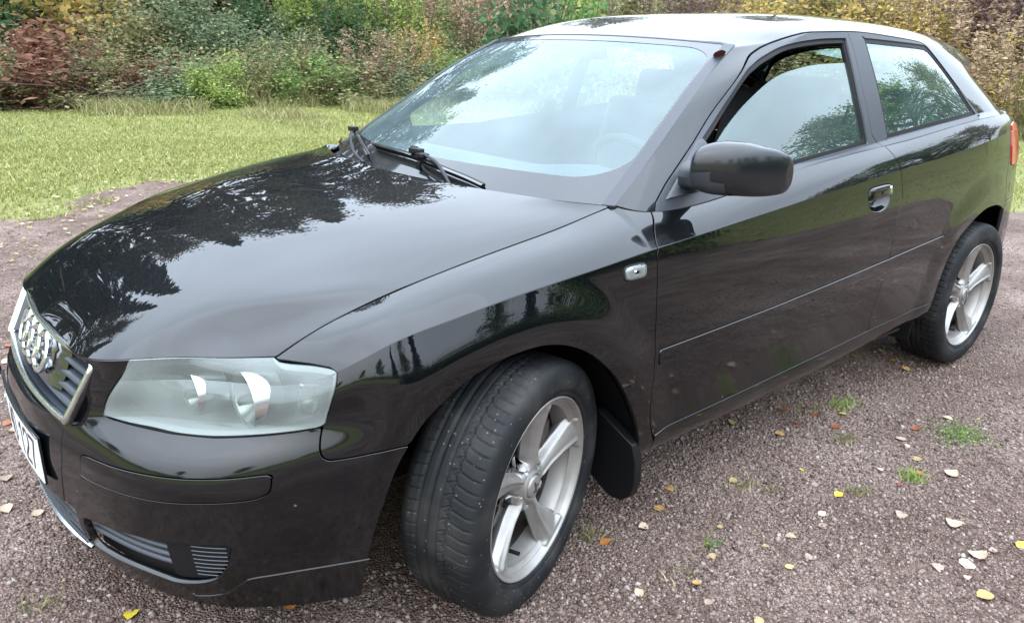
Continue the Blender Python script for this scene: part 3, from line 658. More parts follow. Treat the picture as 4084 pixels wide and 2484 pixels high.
panel('rear_bumper', lambda G, U: np.minimum(U-4.20, .70-G[..., 2]), M['paint'], mirror='merge')
# bonnet
def half_panel(name, G, f, mat, parent=car, depth=.016, gap=HALF_GAP, inset=0, mirror='merge', flip=True, nofilter=None, lip=True):
    if flip: G = G[:, ::-1]; f = f[:, ::-1]
    Nn = grid_normals(G)
    if mirror == 'merge': k = -1 if flip else 0; Nn[:, k, 1] = 0; Nn /= np.linalg.norm(Nn, axis=2, keepdims=True)
    v, n, fc = clip_grid(G-Nn*inset, Nn, f-gap)
    if mirror == 'merge': v, n, fc = weld(*merge([(v, n, fc), (v*[1, -1, 1], n*[1, -1, 1], [p[::-1] for p in fc])]))
    if lip: v, n, fc = add_lip(v, n, fc, depth, nofilter=nofilter)
    o = mesh_obj(name, v, fc, mat, parent, normals=n)
    return o
# distance to the bonnet edge (side + nose + rear)
P2 = HD.reshape(-1, 3)[:, :2]
edge = np.concatenate([HD[0], HD[:, -1], HD[-1, ::-1]])[:, :2]
edge = np.concatenate([edge, [[-.163, -.9], [.776, -.9]]])
fh = sd_poly(HD[..., 0]*1.0, HD[..., 1]*1.0, [tuple(p) for p in edge])
edge_in = np.ones(HD.shape[:2]); fh = np.minimum(fh, 1)
hood = half_panel('hood', HD, fh, M['paint'], gap=.0028, depth=.022)
# greenhouse
UG = upper_surface(440, 170)
FSEAM = [(-.503,.86),(-.5256,.9248),(-.7307,1.056),(-.8663,1.1508),(-1.0351,1.2629),(-1.110,1.298),(-1.2036,1.3242),(-1.3637,1.3542),(-1.4975,1.3613),(-1.6188,1.3651),(-1.7337,1.3647),(-1.9326,1.3549),(-2.13,1.3425),(-2.186,1.330),(-2.2203,1.3066),(-2.3341,1.2043),(-2.4694,1.0891),(-2.475,1.070),(-2.44,1.052),(-2.44,.9),(-.503,.86)]
FS = densify(FSEAM[:-1], 3)
BPS = [(-1.6188,1.45),(-1.6188,1.3651),(-1.6226,1.3071),(-1.6090,1.2121),(-1.6080,1.1169),(-1.6137,1.0366),(-1.640,1.0078),(-1.655,.98),(-1.655,.8)]
FRONT_HALF = [(0,1.5)]+BPS+[(0,.8)]; REAR_HALF = [(-5,1.5)]+BPS+[(-5,.8)]
WIN = densify([(-.7328,1.0428),(-.8392,1.1118),(-.9956,1.2259),(-1.06,1.2600),(-1.1257,1.2848),(-1.2476,1.3165),(-1.4367,1.3369),(-1.5959,1.3431)], 4)+densify([(-1.5970,1.335),(-1.5877,1.2673),(-1.5760,1.1496),(-1.5790,1.0700),(-1.5814,1.0128)], 4)+[(-1.1135,.9727),(-.8032,.9483)]
QWIN = densify([(-1.712,1.3440),(-1.7177,1.3456),(-1.9141,1.3393),(-2.150,1.3305),(-2.1900,1.3230),(-2.2203,1.3066),(-2.3341,1.2043),(-2.435,1.0943),(-2.440,1.080),(-2.420,1.0735),(-2.0163,1.0459),(-1.7178,1.0244),(-1.7100,1.0290),(-1.7060,1.1465),(-1.7075,1.2435)], 4, True)
GLE = [(-.60,.80),(-.70,.955),(-.8286,1.0573),(-.9308,1.1228),(-1.0384,1.178),(-1.1722,1.2315),(-1.3286,1.259),(-1.4463,1.2683),(-1.5987,1.2721),(-1.70,1.2730),(-1.70,.80)]
GLE = densify(GLE[1:-1], 4)+[(-1.70,.80),(-.60,.80)]
xz = (UG[..., 0], UG[..., 2]); vv = np.repeat(np.arange(170)[None], 440, 0)
ysafe = np.where(UG[..., 1] > .50, 1.0, -1.0)
SDF_FS = np.minimum(sd_poly(*xz, FS), ysafe); SD_F = sd_poly(*xz, FRONT_HALF); SD_R = sd_poly(*xz, REAR_HALF); SD_W = np.minimum(sd_poly(*xz, WIN), ysafe); SD_Q = np.minimum(sd_poly(*xz, QWIN), ysafe)
front_edge = lambda a, b: False
roof = half_panel('roof', UG, np.minimum(-SDF_FS, 1), M['paint'], gap=.0022, depth=.018)
def side_piece(name, f, mat, parent, gap=.0018, inset=0, depth=.012, lip=True, mirror=True, label=None):
    o = half_panel(name, UG, f, mat, parent, depth, gap, inset, mirror='no', lip=lip)
    if label: o['label'] = label
    return o
df_ = side_piece('window_frame', np.minimum(np.minimum(SDF_FS, SD_F), -SD_W), M['trim'], door, depth=.03)
side_piece('window_seal', np.minimum(np.minimum(SD_W+.003, .011-SD_W), SD_F), M['rubber'], door, gap=0, inset=.007, depth=.015)
side_piece('window_glass', np.minimum(SD_W+.004, sd_poly(*xz, GLE)), M['side'], door, gap=0, inset=.014, depth=.004, label='half lowered front side window pane')
qf_ = side_piece('window_frame', np.minimum(np.minimum(SDF_FS, SD_R), -SD_Q), M['trim'], quarter, depth=.02)
side_piece('window_seal', np.minimum(SD_Q+.003, .013-SD_Q), M['rubber'], quarter, gap=0, inset=.004, depth=.015)
side_piece('window_glass', SD_Q+.002, M['side'], quarter, gap=0, inset=.006, depth=.004)
# cloth lining inside roof and pillars
half_panel('headliner', UG, np.minimum(np.minimum(-SD_W-.02, -SD_Q-.02), np.where(UG[..., 0] > -2.80, 1, -1)), M['liner'], gap=0, inset=.038, lip=False)
# windscreen
WG = ws_surface()
wse = WG[::-1] if False else WG
def ws_part(name, f, mat, inset, depth=.004, lip=True, parent=car):
    G = WG[:, ::-1]; f = f[:, ::-1]; Nn = grid_normals(G)
    v, n, fc = clip_grid(G-Nn*inset, Nn, f)
    if lip: v, n, fc = add_lip(v, n, fc, depth)
    return mesh_obj(name, v, fc, mat, parent, normals=n)
tt = np.repeat(np.linspace(0, 1, WG.shape[0])[:, None], WG.shape[1], 1); ya = np.abs(WG[..., 1]); ye = np.repeat(ya.max(1)[:, None], WG.shape[1], 1)
H1 = 1.0
arc = np.linalg.norm(WG[-1, 60]-WG[0, 60])
db = tt*arc; dt_ = (1-tt)*arc; ds = ye-ya
windshield = ws_part('windshield', np.minimum(np.minimum(db+.02, dt_-.004), ds-.006), M['ws'], .002)
cr_ = .16                                             # rounded inner outline of the black glass border
def rbox(a, b, r):
    q = np.minimum(a, b); inside = np.minimum(a, b)
    c = (a < r) & (b < r); return np.where(c, r-np.hypot(r-a, r-b), inside)
inner = np.minimum(rbox(db-.105, ds-.035, .13), rbox(dt_-.045, ds-.035, .10))
ws_part('windshield_border', np.minimum(np.minimum(np.minimum(db+.02, dt_-.004), ds-.006), -inner), M['frit'], .0008, lip=False, parent=windshield)
ws_part('windshield_seal', np.minimum(np.minimum(db+.02, dt_+.004), np.minimum(ds+.001, -(np.minimum(dt_-.006, ds-.030)))), M['trim'], -.0008, depth=.01, parent=windshield)
# rear window closing the tail
E1 = UG[-1]; E1 = E1[E1[:, 2] > 1.05]
wy = np.linspace(-1, 1, 41); RG = np.zeros((len(E1), 41, 3))
for j, a in enumerate(wy):
    RG[:, j] = E1; RG[:, j, 1] = E1[:, 1]*a
    q = a*a; RG[:, j, 0] = E1[:, 0]*q+(E1[:, 0]-.10)*(1-q)
mb = MB().grid(RG); mb.build('rear_window', M['side'], car)
def lookup(x, z):
    k = np.argmin(abs(Lo[:, 60, 0]-x)+(Lo[:, 60, 1] < .4)*9); k = int(k)
    best = None
    for kk in range(max(k-6, 0), min(k+6, Lo.shape[0])):
        col = Lo[kk]; m = int(np.argmin(abs(col[:, 2]-z))); d = (col[m, 0]-x)**2+(col[m, 2]-z)**2
        if best is None or d < best[0]: best = (d, kk, m)
    _, kk, m = best; return Lo[kk, m], NLo[kk, m]
def SP(u, z):
    """point and normal on the lower body at panel coordinate u and height z, interpolated both ways"""
    k = int(np.clip(np.searchsorted(UU, u)-1, 0, len(UU)-2)); t = float(np.clip((u-UU[k])/(UU[k+1]-UU[k]), 0, 1))
    P_ = []; N_ = []
    for kk in (k, k+1):
        c = Lo[kk]; m = int(np.clip(np.searchsorted(c[:, 2], z)-1, 0, len(c)-2)); q = float(np.clip((z-c[m, 2])/(c[m+1, 2]-c[m, 2]+1e-9), 0, 1))
        P_.append(c[m]+(c[m+1]-c[m])*q); N_.append(NLo[kk, m]+(NLo[kk, m+1]-NLo[kk, m])*q)
    n = N_[0]+(N_[1]-N_[0])*t; return P_[0]+(P_[1]-P_[0])*t, n/np.linalg.norm(n)
# ------------------------------------------------------------------ wheels
def tyre_mesh():
    prof = [(.2275,-.008),(.231,-.001),(.236,.003),(.240,.0015),(.2415,.004),(.249,.0095),(.262,.0115),(.278,.0100),(.292,.0065),(.3015,.001),(.3070,-.005),(.3102,-.012),(.3120,-.0205)]
    w_ = np.linspace(.034, .178, 46); pr = np.array(prof)
    cr = [(.3125+.0018*(1-((w-.106)/.072)**2), .012-w) for w in w_]
    prof = np.array(prof+cr+[(.3065,-.177),(.298,-.190),(.285,-.2),(.26,-.206),(.24,-.2),(.2275,-.19)])
    n = 900; th = np.arange(n)*2*math.pi/n; c = th*.313
    R = np.repeat(prof[:, 0][:, None], n, 1); Y = np.repeat(prof[:, 1][:, None], n, 1); w = .012-Y
    C_ = np.repeat(c[None], len(prof), 0)
    per = 2*math.pi*.313/74; ph = (C_/per)
    tri = np.abs((ph % 1)-.5)*2
    def groove(dist, half, depth): return depth*np.clip((half-np.abs(dist))/(half*.35), 0, 1)
    D = np.zeros_like(R)
    onr = (R > .300) & (w < .185)
    D = np.maximum(D, groove(w-(.074+.006*tri), .0032, .005))
    for w0, hw in ((.098, .0026), (.124, .0042), (.150, .0038)): D = np.maximum(D, groove(w-w0, hw, .006))
    off = ph-.35*np.clip((w-.02)/.05, 0, 1)**2*1.0
    lat = np.abs(((off+.5) % 1)-.5)*per
    D = np.maximum(D, np.where((w > .019) & (w < .068), groove(lat, .0021, .004), 0))
    off2 = ph+.5+.6*(w-.078)/.03; lat2 = np.abs(((off2+.5) % 1)-.5)*per
    D = np.maximum(D, np.where((w > .078) & (w < .093), groove(lat2, .0018, .004), 0))
    lat3 = np.abs(((ph*1.0+.2*(w-.15)/.03+.5) % 1)-.5)*per
    D = np.maximum(D, np.where((w > .155) & (w < .180), groove(lat3, .002, .004), 0))
    R = R-np.where(onr, D, 0)
    V = np.stack([R*np.cos(th)[None], Y, R*np.sin(th)[None]], -1).reshape(-1, 3)
    m = len(prof); i = np.arange(m-1)[:, None]; j = np.arange(n)[None]; j2 = (j+1) % n
    Q = np.stack([i*n+j+0*i, i*n+j2, (i+1)*n+j2, (i+1)*n+j], -1).reshape(-1, 4)
    return V, Q
SPK = [23, 92, 164, 240, 312]
def rim_face():
    r = np.concatenate([np.linspace(.006, .06, 16), np.linspace(.062, .2275, 84)]); n = 540; th = np.linspace(0, 2*math.pi, n+1)
    R, T = np.meshgrid(r, th, indexing='ij'); A = R*np.cos(T); B = R*np.sin(T)
    base = np.interp(r, [0, .034, .042, .07, .10, .15, .19, .206, .212, .2185, .2225, .2265, .2275], [-.030, -.030, -.028, -.030, -.030, -.024, -.016, -.011, -.0085, -.0075, -.002, .0, -.003])
    Hh = np.repeat(base[:, None], n+1, 1)
    best = np.full(R.shape, 1e9); dn = np.full(R.shape, 1e9)
    for s in SPK:
        sw = np.radians(5*(1-np.clip((R-.04)/.16, 0, 1)))
        a0 = math.radians(s)+sw
        d = R*np.sin(T-a0); along = R*np.cos(T-a0)
        d = np.where(along > 0, d, 1e9)
        hw = np.interp(r, [.03, .07, .11, .16, .2, .23], [.024, .0205, .0235, .0325, .0440, .060])[:, None]
        e = np.abs(d)-hw; best = np.minimum(best, e)
        x = np.clip(d/hw, -1.4, 1.4)
        fade = smooth(.040, .065, R)*(1-smooth(.203, .214, R))
        prof = -.008*np.clip(np.abs(x), 0, 1.4)**2.6+.0060*np.exp(-((x-.42)/.20)**2)-.006*smooth(.1, -1.0, x)
        Hh = np.where(np.abs(d) < hw*1.4, Hh+prof*fade, Hh)
    sd = np.minimum(np.minimum(best-.002, R-.069), .2105-R)     # window field
    Hh = Hh-.020*smooth(.0, .016, sd)*0-.012*smooth(-.010, .0, sd)
    Y = Hh
    V = np.stack([A, Y, B], -1)
    return V, -sd
def build_wheel():
    w = empty('wheel', parent=car)
    V, Q = tyre_mesh(); mesh_obj('tyre', V, Q[:, ::-1], M['tyre'], w)
    G, f = rim_face(); G = G[:, ::-1]; f = f[:, ::-1]; Nn = grid_normals(G)
    if Nn[50, 50, 1] < 0: G = G[:, ::-1]; f = f[:, ::-1]; Nn = grid_normals(G)
    v, n, fc = weld(*clip_grid(G, Nn, f)); v, n, fc = add_lip(v, n, fc, .036, .004)
    rim = mesh_obj('rim', v, fc, M['rim'], w, normals=n)
    mb = MB().lathe([(.2275,-.003),(.2255,-.012),(.212,-.018),(.207,-.030),(.201,-.05),(.197,-.075)], 96)
    mb.build('barrel', M['rim'], rim)
    MB().lathe([(.197,-.075),(.196,-.19)], 96).build('shaded_barrel', M['disc'], rim)  # deep part of the barrel: shade put into a darker metal colour
    MB().lathe([(.0,-.0165),(.012,-.0168),(.022,-.018),(.0265,-.0195),(.0285,-.0225),(.029,-.030)], 40).build('centre_cap', M['rim'], w)
    e = MB()
    for a, b, dx, dz in ((-.006,.004,.010,.004),(0,-.002,.006,.016),(.004,-.010,.010,.004),(.005,.010,.004,.010),(-.004,-.012,.004,.008)):
        e.box((a, -.0162, b), (dx, .0024, dz))
    e.build('cap_emblem', M['disc'], w)
    MB().lathe([(.030,-.024),(.034,-.0225),(.040,-.026),(.042,-.034)], 40).build('hub_ring', M['rim'], rim)
    a = math.radians(-64); ex, ez = .164*math.cos(a), .164*math.sin(a)
    MB().tube([(ex, -.045, ez), (ex*.985, -.012, ez*.985)], .0052, 10).build('valve', M['black'], w)
    d = MB().lathe([(.05,-.085),(.138,-.085),(.138,-.107),(.05,-.107)], 64); d.lathe([(.0,-.062),(.068,-.062),(.072,-.068),(.072,-.09)], 48)
    d.build('brake_disc', M['disc'], w)
    MB().box((-.115,-.095,.045), (.06,.07,.13)).build('brake_caliper', M['disc'], w, bevel=.01)
    mb = MB().lathe([(.193,-.135),(.15,-.125),(.03,-.120)], 48); mb.build('shade_disc', M['dark'], w)  # added near-black disc standing in for the shade behind the spokes
    return w
def copy_wheel(w):
    c = w.copy(); S.collection.objects.link(c)
    for ch in w.children:
        d = ch.copy(); S.collection.objects.link(d); d.parent = c
        for g in ch.children: h = g.copy(); S.collection.objects.link(h); h.parent = d
    return c
STEER, CAMB = .352, -.037
wheel = build_wheel()
def put_wheel(w, base, steer, camb, off, side, spin=0):
    n = Vector((-math.sin(steer)*math.cos(camb), math.cos(steer)*math.cos(camb), math.sin(camb)))
    if side < 0: n = Vector((-math.sin(steer), math.cos(steer), 0))*-1
    fwd = Vector((math.cos(steer), math.sin(steer), 0))*(1 if side > 0 else -1)
    up = fwd.cross(n); 
    if up.z < 0: up = -up
    ax = n.cross(up) if False else fwd
    X = (ax-n*ax.dot(n)).normalized(); Z = X.cross(n)
    if Z.z < 0: X = -X; Z = X.cross(n)
    Mx = Matrix((X, n, Z)).transposed().to_4x4(); Mx.translation = Vector(base)+n*off
    w.matrix_local = Mx @ Matrix.Rotation(spin, 4, 'Y')
    return w
put_wheel(wheel, (0, .70, .3103), STEER, CAMB, .196, 1)
wheel['label'] = 'front wheel turned to the left'
put_wheel(copy_wheel(wheel), (-2.578, .845, .3115), 0, .002, .006, 1, .06)['label'] = 'rear wheel beside the quarter panel'
put_wheel(copy_wheel(wheel), (0, -.70, .3103), STEER, 0, .196, -1, 1.1)['label'] = 'front wheel on the far side'
put_wheel(copy_wheel(wheel), (-2.578, -.845, .3115), 0, 0, .006, -1, 2.2)['label'] = 'rear wheel on the far side'
# wheel housings
for poly, y0, y1, nm in ((FARCH, .36, .862, 'wheel_arch_liner'), (RARCH, .50, .850, 'wheel_arch_liner')):
    P_ = np.array(poly); cx, cz = P_[:, 0].mean(), .33
    Q_ = P_+(P_-[cx, cz])/np.linalg.norm(P_-[cx, cz], axis=1, keepdims=True)*.022
    cols = [y1, y1-.02, y1-.10, (y0+y1)/2, y0]; k = [0, 1, 1.4, 1.6, 1.6]
    G = np.zeros((len(Q_), 5, 3))
    for j in range(5):
        q = P_+(Q_-P_)*k[j]*smooth(.14, .34, P_[:, 1])[:, None]; G[:, j, 0] = q[:, 0]; G[:, j, 2] = np.maximum(q[:, 1], .175)
        G[:, j, 1] = np.minimum(cols[j], np.array([lookup(a, max(b, .18))[0][1]-.012 for a, b in P_])) if j < 3 else cols[j]
    mb = MB().grid(G); c_ = np.array([[cx, y0, cz]]); b = len(mb.v); mb.v += [tuple(c_[0])]
    for i in range(len(Q_)-1): mb.f.append((i*5+4, (i+1)*5+4, b))
    twin(mb.build(nm, M['black'], car))
# floor pan and inner sills keep daylight out
MB().box((-1.25, 0, .225), (3.9, .96, .05)).box((-1.28, 0, .30), (1.55, 1.60, .10)).box((-.45, 0, .55), (.04, 1.30, .62)).box((.30, 0, .42), (.75, .66, .42)).build('floor_pan', M['dark'], car)
MB().box((-3.0, 0, .45), (.25, 1.1, .5)).build('boot_floor', M['dark'], car)
# behind-bumper bulkhead (radiator pack)
mb = MB(); yy = np.linspace(-.34, .34, 15); G = np.zeros((15, 2, 3))
for i, y in enumerate(yy): G[i, 0] = (.73-.25*y*y, y, .19); G[i, 1] = (.70-.25*y*y, y, .665)
mb.grid(G).build('radiator', M['dark'], car)
mb = MB(); G = np.zeros((12, 2, 3))
for i, u in enumerate(np.linspace(.30, .80, 12)):
    k = np.argmin(abs(UU-u)); j0 = Lo[k, 2]; n_ = NLo[k, 30]; p = Lo[k, 30]-n_*.06
    G[i, 0] = (p[0], p[1], .18); G[i, 1] = (p[0], p[1], .38)
twin(mb.grid(G).build('bumper_duct', M['dark'], car))
# ------------------------------------------------------------------ grille
def gtop(y, o=0): return np.array([.7764-.287*y*y+o, y, .661-.0153*y*y])
def gbot(y, o=0): return np.array([.8327-.2178*y*y+o, y, .5098+.069*y*y])
loop = [gtop(y) for y in np.linspace(-.345, .345, 33)]
def side_pts(s):
    a, b = gtop(.345), gbot(.333); c = np.array([.7425, .372, .648]); d = np.array([.810, .342, .5235])
    q = [a+(c-a)*t*(2-t)*.5+(c-a)*.5*t*t for t in (.5,)]
    pts = [np.array([.7425, .362, .6575]), np.array([.7435, .3715, .648]), np.array([.7475, .3735, .640])]
    e0 = pts[-1]; e1 = np.array([.806, .3475, .530]); pts += [e0+(e1-e0)*t for t in np.linspace(.1, 1, 10)]
    pts += [np.array([.8100, .343, .5222])]
    return [p*[1, s, 1] for p in pts]
right = side_pts(1); left = side_pts(-1)[::-1]
loop = loop+right+[gbot(y) for y in np.linspace(.333, -.333, 31)]+left
loop = np.array(loop); nl = len(loop)
face_n = np.array([.90, 0, .43]); ctr = np.array([.79, 0, .59])
def frame_band(loop, wid, prof):
    """sweep a flat cross-section round the grille outline; prof = (inward, forward) pairs"""
    G = np.zeros((nl+1, len(prof), 3))
    for i in range(nl+1):
        p = loop[i % nl]; t = loop[(i+1) % nl]-loop[i-1 if i < nl else 0]
        if i == nl: t = loop[1]-loop[-1]
        t /= np.linalg.norm(t)
        fn = np.array([.92, .50*p[1]/.36*.9, .38]); fn -= t*fn.dot(t); fn /= np.linalg.norm(fn)
        inn = np.cross(t, fn); 
        if inn.dot(ctr-p) < 0: inn = -inn
        for j, (a, b) in enumerate(prof): G[i, j] = p+inn*a+fn*b
    return G
gr = empty('grille', parent=car)
MB().grid(frame_band(loop, 0, [(-.001,-.012),(-.001,.000),(.0015,.0035),(.006,.005),(.011,.0035),(.0135,-.002),(.014,-.010)])).build('grille_frame', M['dullchrome'], gr)
MB().grid(frame_band(loop, 0, [(-.012,-.060),(-.0035,-.012),(-.001,-.0115)])).build('frame_surround', M['paint'], gr)
MB().grid(frame_band(loop, 0, [(.0138,-.009),(.017,-.022),(.017,-.060)])).build('frame_well', M['slat'], gr)
def plan(y, z, o): # nose plane inside the grille
    t = (z-.51)/(.661-.51); x = (.8327-.2178*y*y)*(1-t)+(.7764-.287*y*y)*t; return np.array([x+o, y, z])
for k, z in enumerate((.5365, .5625, .5885, .6145, .6385)):
    half = .300+.035*(z-.51)/.13
    for s0, s1 in (((-half-.02), half+.02),):
        G = np.zeros((41, 9, 3)); ys = np.linspace(s0, s1, 41)
        for i, y in enumerate(ys):
            zz = z+(.02 if 0 else 0)-.03*y*y
            for j, a in enumerate(np.linspace(-110, 110, 9)):
                ar = math.radians(a); G[i, j] = plan(y, zz+.0062*math.sin(ar), -.026+.010*math.cos(ar)); 
        G[:, 0, 0] -= .02; G[:, -1, 0] -= .02
        MB().grid(G).build('grille_slat', M['slat'], gr)
for y in np.linspace(-.30, .30, 9):
    MB().add([plan(y-.0015, .525, -.036), plan(y+.0015, .525, -.036), plan(y+.0015, .648, -.036), plan(y-.0015, .648, -.036), plan(y-.0015, .525, -.06), plan(y+.0015, .525, -.06), plan(y+.0015, .648, -.06), plan(y-.0015, .648, -.06)], [(0,1,2,3),(0,4,5,1),(3,2,6,7),(0,3,7,4),(1,5,6,2)]).build('grille_web', M['slat'], gr)
G = np.zeros((31, 14, 3))
for i, y in enumerate(np.linspace(-.215, .215, 31)):
    for j, z in enumerate(np.linspace(.548, .656, 14)):
        inset = -.010-.010*max(0, abs(y)/.215-.75)*4
        G[i, j] = plan(y, z, inset-(.0030 if j in (4, 9) else 0))
MB().grid(G).build('emblem_plate', M['gloss'], gr)
em = empty('ring_emblem', parent=gr)
for cy in (-.0990, -.0330, .0330, .0990):
    ring = []; n0 = 40; nrm = np.array([.93, .5*cy, .36]); nrm /= np.linalg.norm(nrm); up = np.array([-.36, 0, .93]); up -= nrm*up.dot(nrm); up /= np.linalg.norm(up); sd = np.cross(up, nrm)
    c = plan(cy, .607, .004); mb = MB(); G = np.zeros((n0+1, 7, 3))
    for i in range(n0+1):
        a = 2*math.pi*i/n0; rad = up*math.sin(a)+sd*math.cos(a)
        for j, (dr, dn) in enumerate(((-.0078,-.006),(-.0078,.002),(-.005,.0052),(0,.0062),(.005,.0052),(.0078,.002),(.0078,-.006))): G[i, j] = c+rad*(.0425+dr)+nrm*dn
    mb.grid(G).build('emblem_ring', M['chrome'], em)
# lower central intake mesh, fog grille
sl_ = MB()
for z in (.222, .244, .266, .288):
    G = np.zeros((25, 5, 3))
    for i, y in enumerate(np.linspace(-.33, .33, 25)):
        for j, a in enumerate((-90, -45, 0, 45, 90)): G[i, j] = (.832-.28*y*y+.006*math.cos(math.radians(a)), y, z+.005*math.sin(math.radians(a)))
    sl_.grid(G)
sl_.build('intake_slats', M['slat'], bumper)
G = np.zeros((20, 4, 3))
for i, u in enumerate(np.linspace(0, .335, 20)):
    p = lambda z: SP(u, z)[0]
    n_ = SP(u, .21)[1]
    for j, (z, o) in enumerate(((.200, -.02), (.2015, .004), (.206, .004), (.209, -.01))): G[i, j] = p(z)+n_*o
mb = MB().grid(G); mb.grid((G*[1, -1, 1])[::-1]); mb.build('intake_trim', M['dullchrome'], bumper)
fogd = panel('fog_recess', lambda G, U: sd_poly(U, G[..., 2], FOG)+.004, M['black'], parent=bumper, inset=.045, gap=0, lip=False)
FOGL = [(.615,.330),(.760,.330),(.757,.290),(.735,.255),(.70,.236),(.640,.226),(.612,.226)]
blank = panel('fog_blank', lambda G, U: np.minimum(sd_poly(U, G[..., 2], FOGL), sd_poly(U, G[..., 2], FOG)-.002), M['black'], parent=bumper, inset=.010, gap=0, depth=.04)
for z in (.318, .297, .276, .255):
    G = np.zeros((16, 7, 3)); r0 = .36
    for i, u in enumerate(np.linspace(.350, .615, 16)):
        p, n_ = SP(u, z)
        for j, a in enumerate(np.linspace(-100, 100, 7)):
            ar = math.radians(a); G[i, j] = p-n_*(.024-.010*math.cos(ar))+np.array([0, 0, .0065*math.sin(ar)])
        G[i, 0] -= n_*.02; G[i, -1] -= n_*.02
    o = MB().grid(G).build('fog_slat', M['slat'], bumper); c = o.copy(); S.collection.objects.link(c); c.scale = (1, -1, 1)
mb = MB()
for z in np.linspace(.244, .318, 8):
    pts = []
    for u in np.linspace(.672, .748, 8):
        p, n_ = SP(u, z); pts.append(p-n_*.0095)
    mb.tube(pts, .0014, 5)
twin(mb.build('blank_ribs', M['slat'], bumper))
# splitter crease and nose seams as fine grooves
def surf_line(pts, name, mat, r, off=0.0, parent=bumper):
    out = []
    for u, z in pts:
        p, n_ = SP(u, z); out.append(p+n_*off)
    return MB().tube(out, r, 6, flat=1).build(name, mat, parent)
twin(surf_line(densify([(.3155,.497),(.3125,.4694),(.3105,.4466),(.3100,.4166),(.290,.3607),(.2749,.3085)], 6), 'nose_seam', M['dark'], .0016, -.0004))
twin(surf_line(densify([(1.0386,.2746),(.9769,.2718),(.9067,.263),(.8445,.2539),(.7908,.2455),(.7686,.2322),(.7387,.2074),(.7009,.1929),(.6561,.1840)], 6), 'splitter_edge', M['paint'], .0024, .0002))
# ------------------------------------------------------------------ number plate (black characters on white, right-hand end reads 27)
pl = empty('license_plate', parent=car)
def pp(y, z, o): return np.array([.8595-.2132*y*y+o+.008, y, z])
def plate_strip(y0, y1, z0, z1, o, th, n=24):
    G0 = np.array([[pp(y, z, o) for z in (z0, z1)] for y in np.linspace(y0, y1, n)]); G1 = G0-[th, 0, 0]
    mb = MB().grid(G0); mb.grid(G1[::-1]); 
    for A, B in ((G0[:, 0], G1[:, 0]), (G0[:, 1], G1[:, 1]), (G0[0], G1[0]), (G0[-1], G1[-1])): mb.grid(np.stack([A, B], 1))
    return mb
plate_strip(-.237, .237, .345, .455, 0, .002).build('plate_sheet', M['plate'], pl, bevel=.001)
plate_strip(-.239, .239, .342, .458, -.002, .005).build('plate_holder', M['black'], pl)
def stroke(mb, pts, w=.0105):
    """flat strokes with mitred width on the plate face; pts in (y, z)"""
    for (y0, z0), (y1, z1) in zip(pts[:-1], pts[1:]):
        d = math.hypot(y1-y0, z1-z0); nx, nz = -(z1-z0)/d*w/2, (y1-y0)/d*w/2; ex, ez = (y1-y0)/d*w*.3, (z1-z0)/d*w*.3
        q = [(y0-ex+nx, z0-ez+nz), (y0-ex-nx, z0-ez-nz), (y1+ex-nx, z1+ez-nz), (y1+ex+nx, z1+ez+nz)]
        mb.add([pp(a, b, .0006) for a, b in q], [(0, 1, 2, 3)])
GL = {'2': [(0,.75),(.08,.93),(.3,1),(.7,1),(.92,.93),(1,.75),(.9,.55),(.1,.12),(0,0),(1,0)], '7': [(0,1),(1,1),(.45,.4),(.3,0)], '1': [(.1,.8),(.55,1),(.55,0)], '4': [(.75,0),(.75,1),(0,.3),(1,.3)], '0': [(.3,0),(.7,0),(1,.2),(1,.8),(.7,1),(.3,1),(0,.8),(0,.2),(.3,0)], 'L': [(0,1),(0,0),(1,0)], 'H': [(0,0),(0,1),(0,.5),(1,.5),(1,1),(1,0)], '9': [(1,.6),(.8,.45),(.2,.45),(0,.6),(0,.85),(.2,1),(.8,1),(1,.85),(1,.3),(.8,0),(.2,0)]}
chars = ['1', '2', '7']; ys = [.082, .132, .186]
for ch, yc in zip(chars, ys):
    mb = MB(); w_, h_ = .040, .078
    stroke(mb, [(yc+(a-.5)*w_, .361+b*h_) for a, b in GL[ch]]); mb.build('plate_character', M['ink'], pl, smooth=False)
for yc, ch in ((-.19, 'H'), (-.14, 'L'), (-.055, '4'), (-.005, '0')):
    mb = MB(); stroke(mb, [(yc+(a-.5)*.036, .361+b*.078) for a, b in GL[ch]]); mb.build('plate_character', M['ink'], pl, smooth=False)
for y in (.218, -.218):
    MB().lathe([(0, .004), (.004, .0035), (.006, 0)], 12, axis='x', c=tuple(pp(y, .392, 0))).build('plate_screw', M['plate'], pl)
plate_strip(-.237, .237, .4555, .4585, .001, .003).build('plate_rim', M['chrome'], pl)
# tow eye cover / sensor nub on the far side
MB().box(tuple(pp(-.275, .45, .010)), (.02, .016, .028)).build('plate_clip', M['black'], pl, bevel=.003)
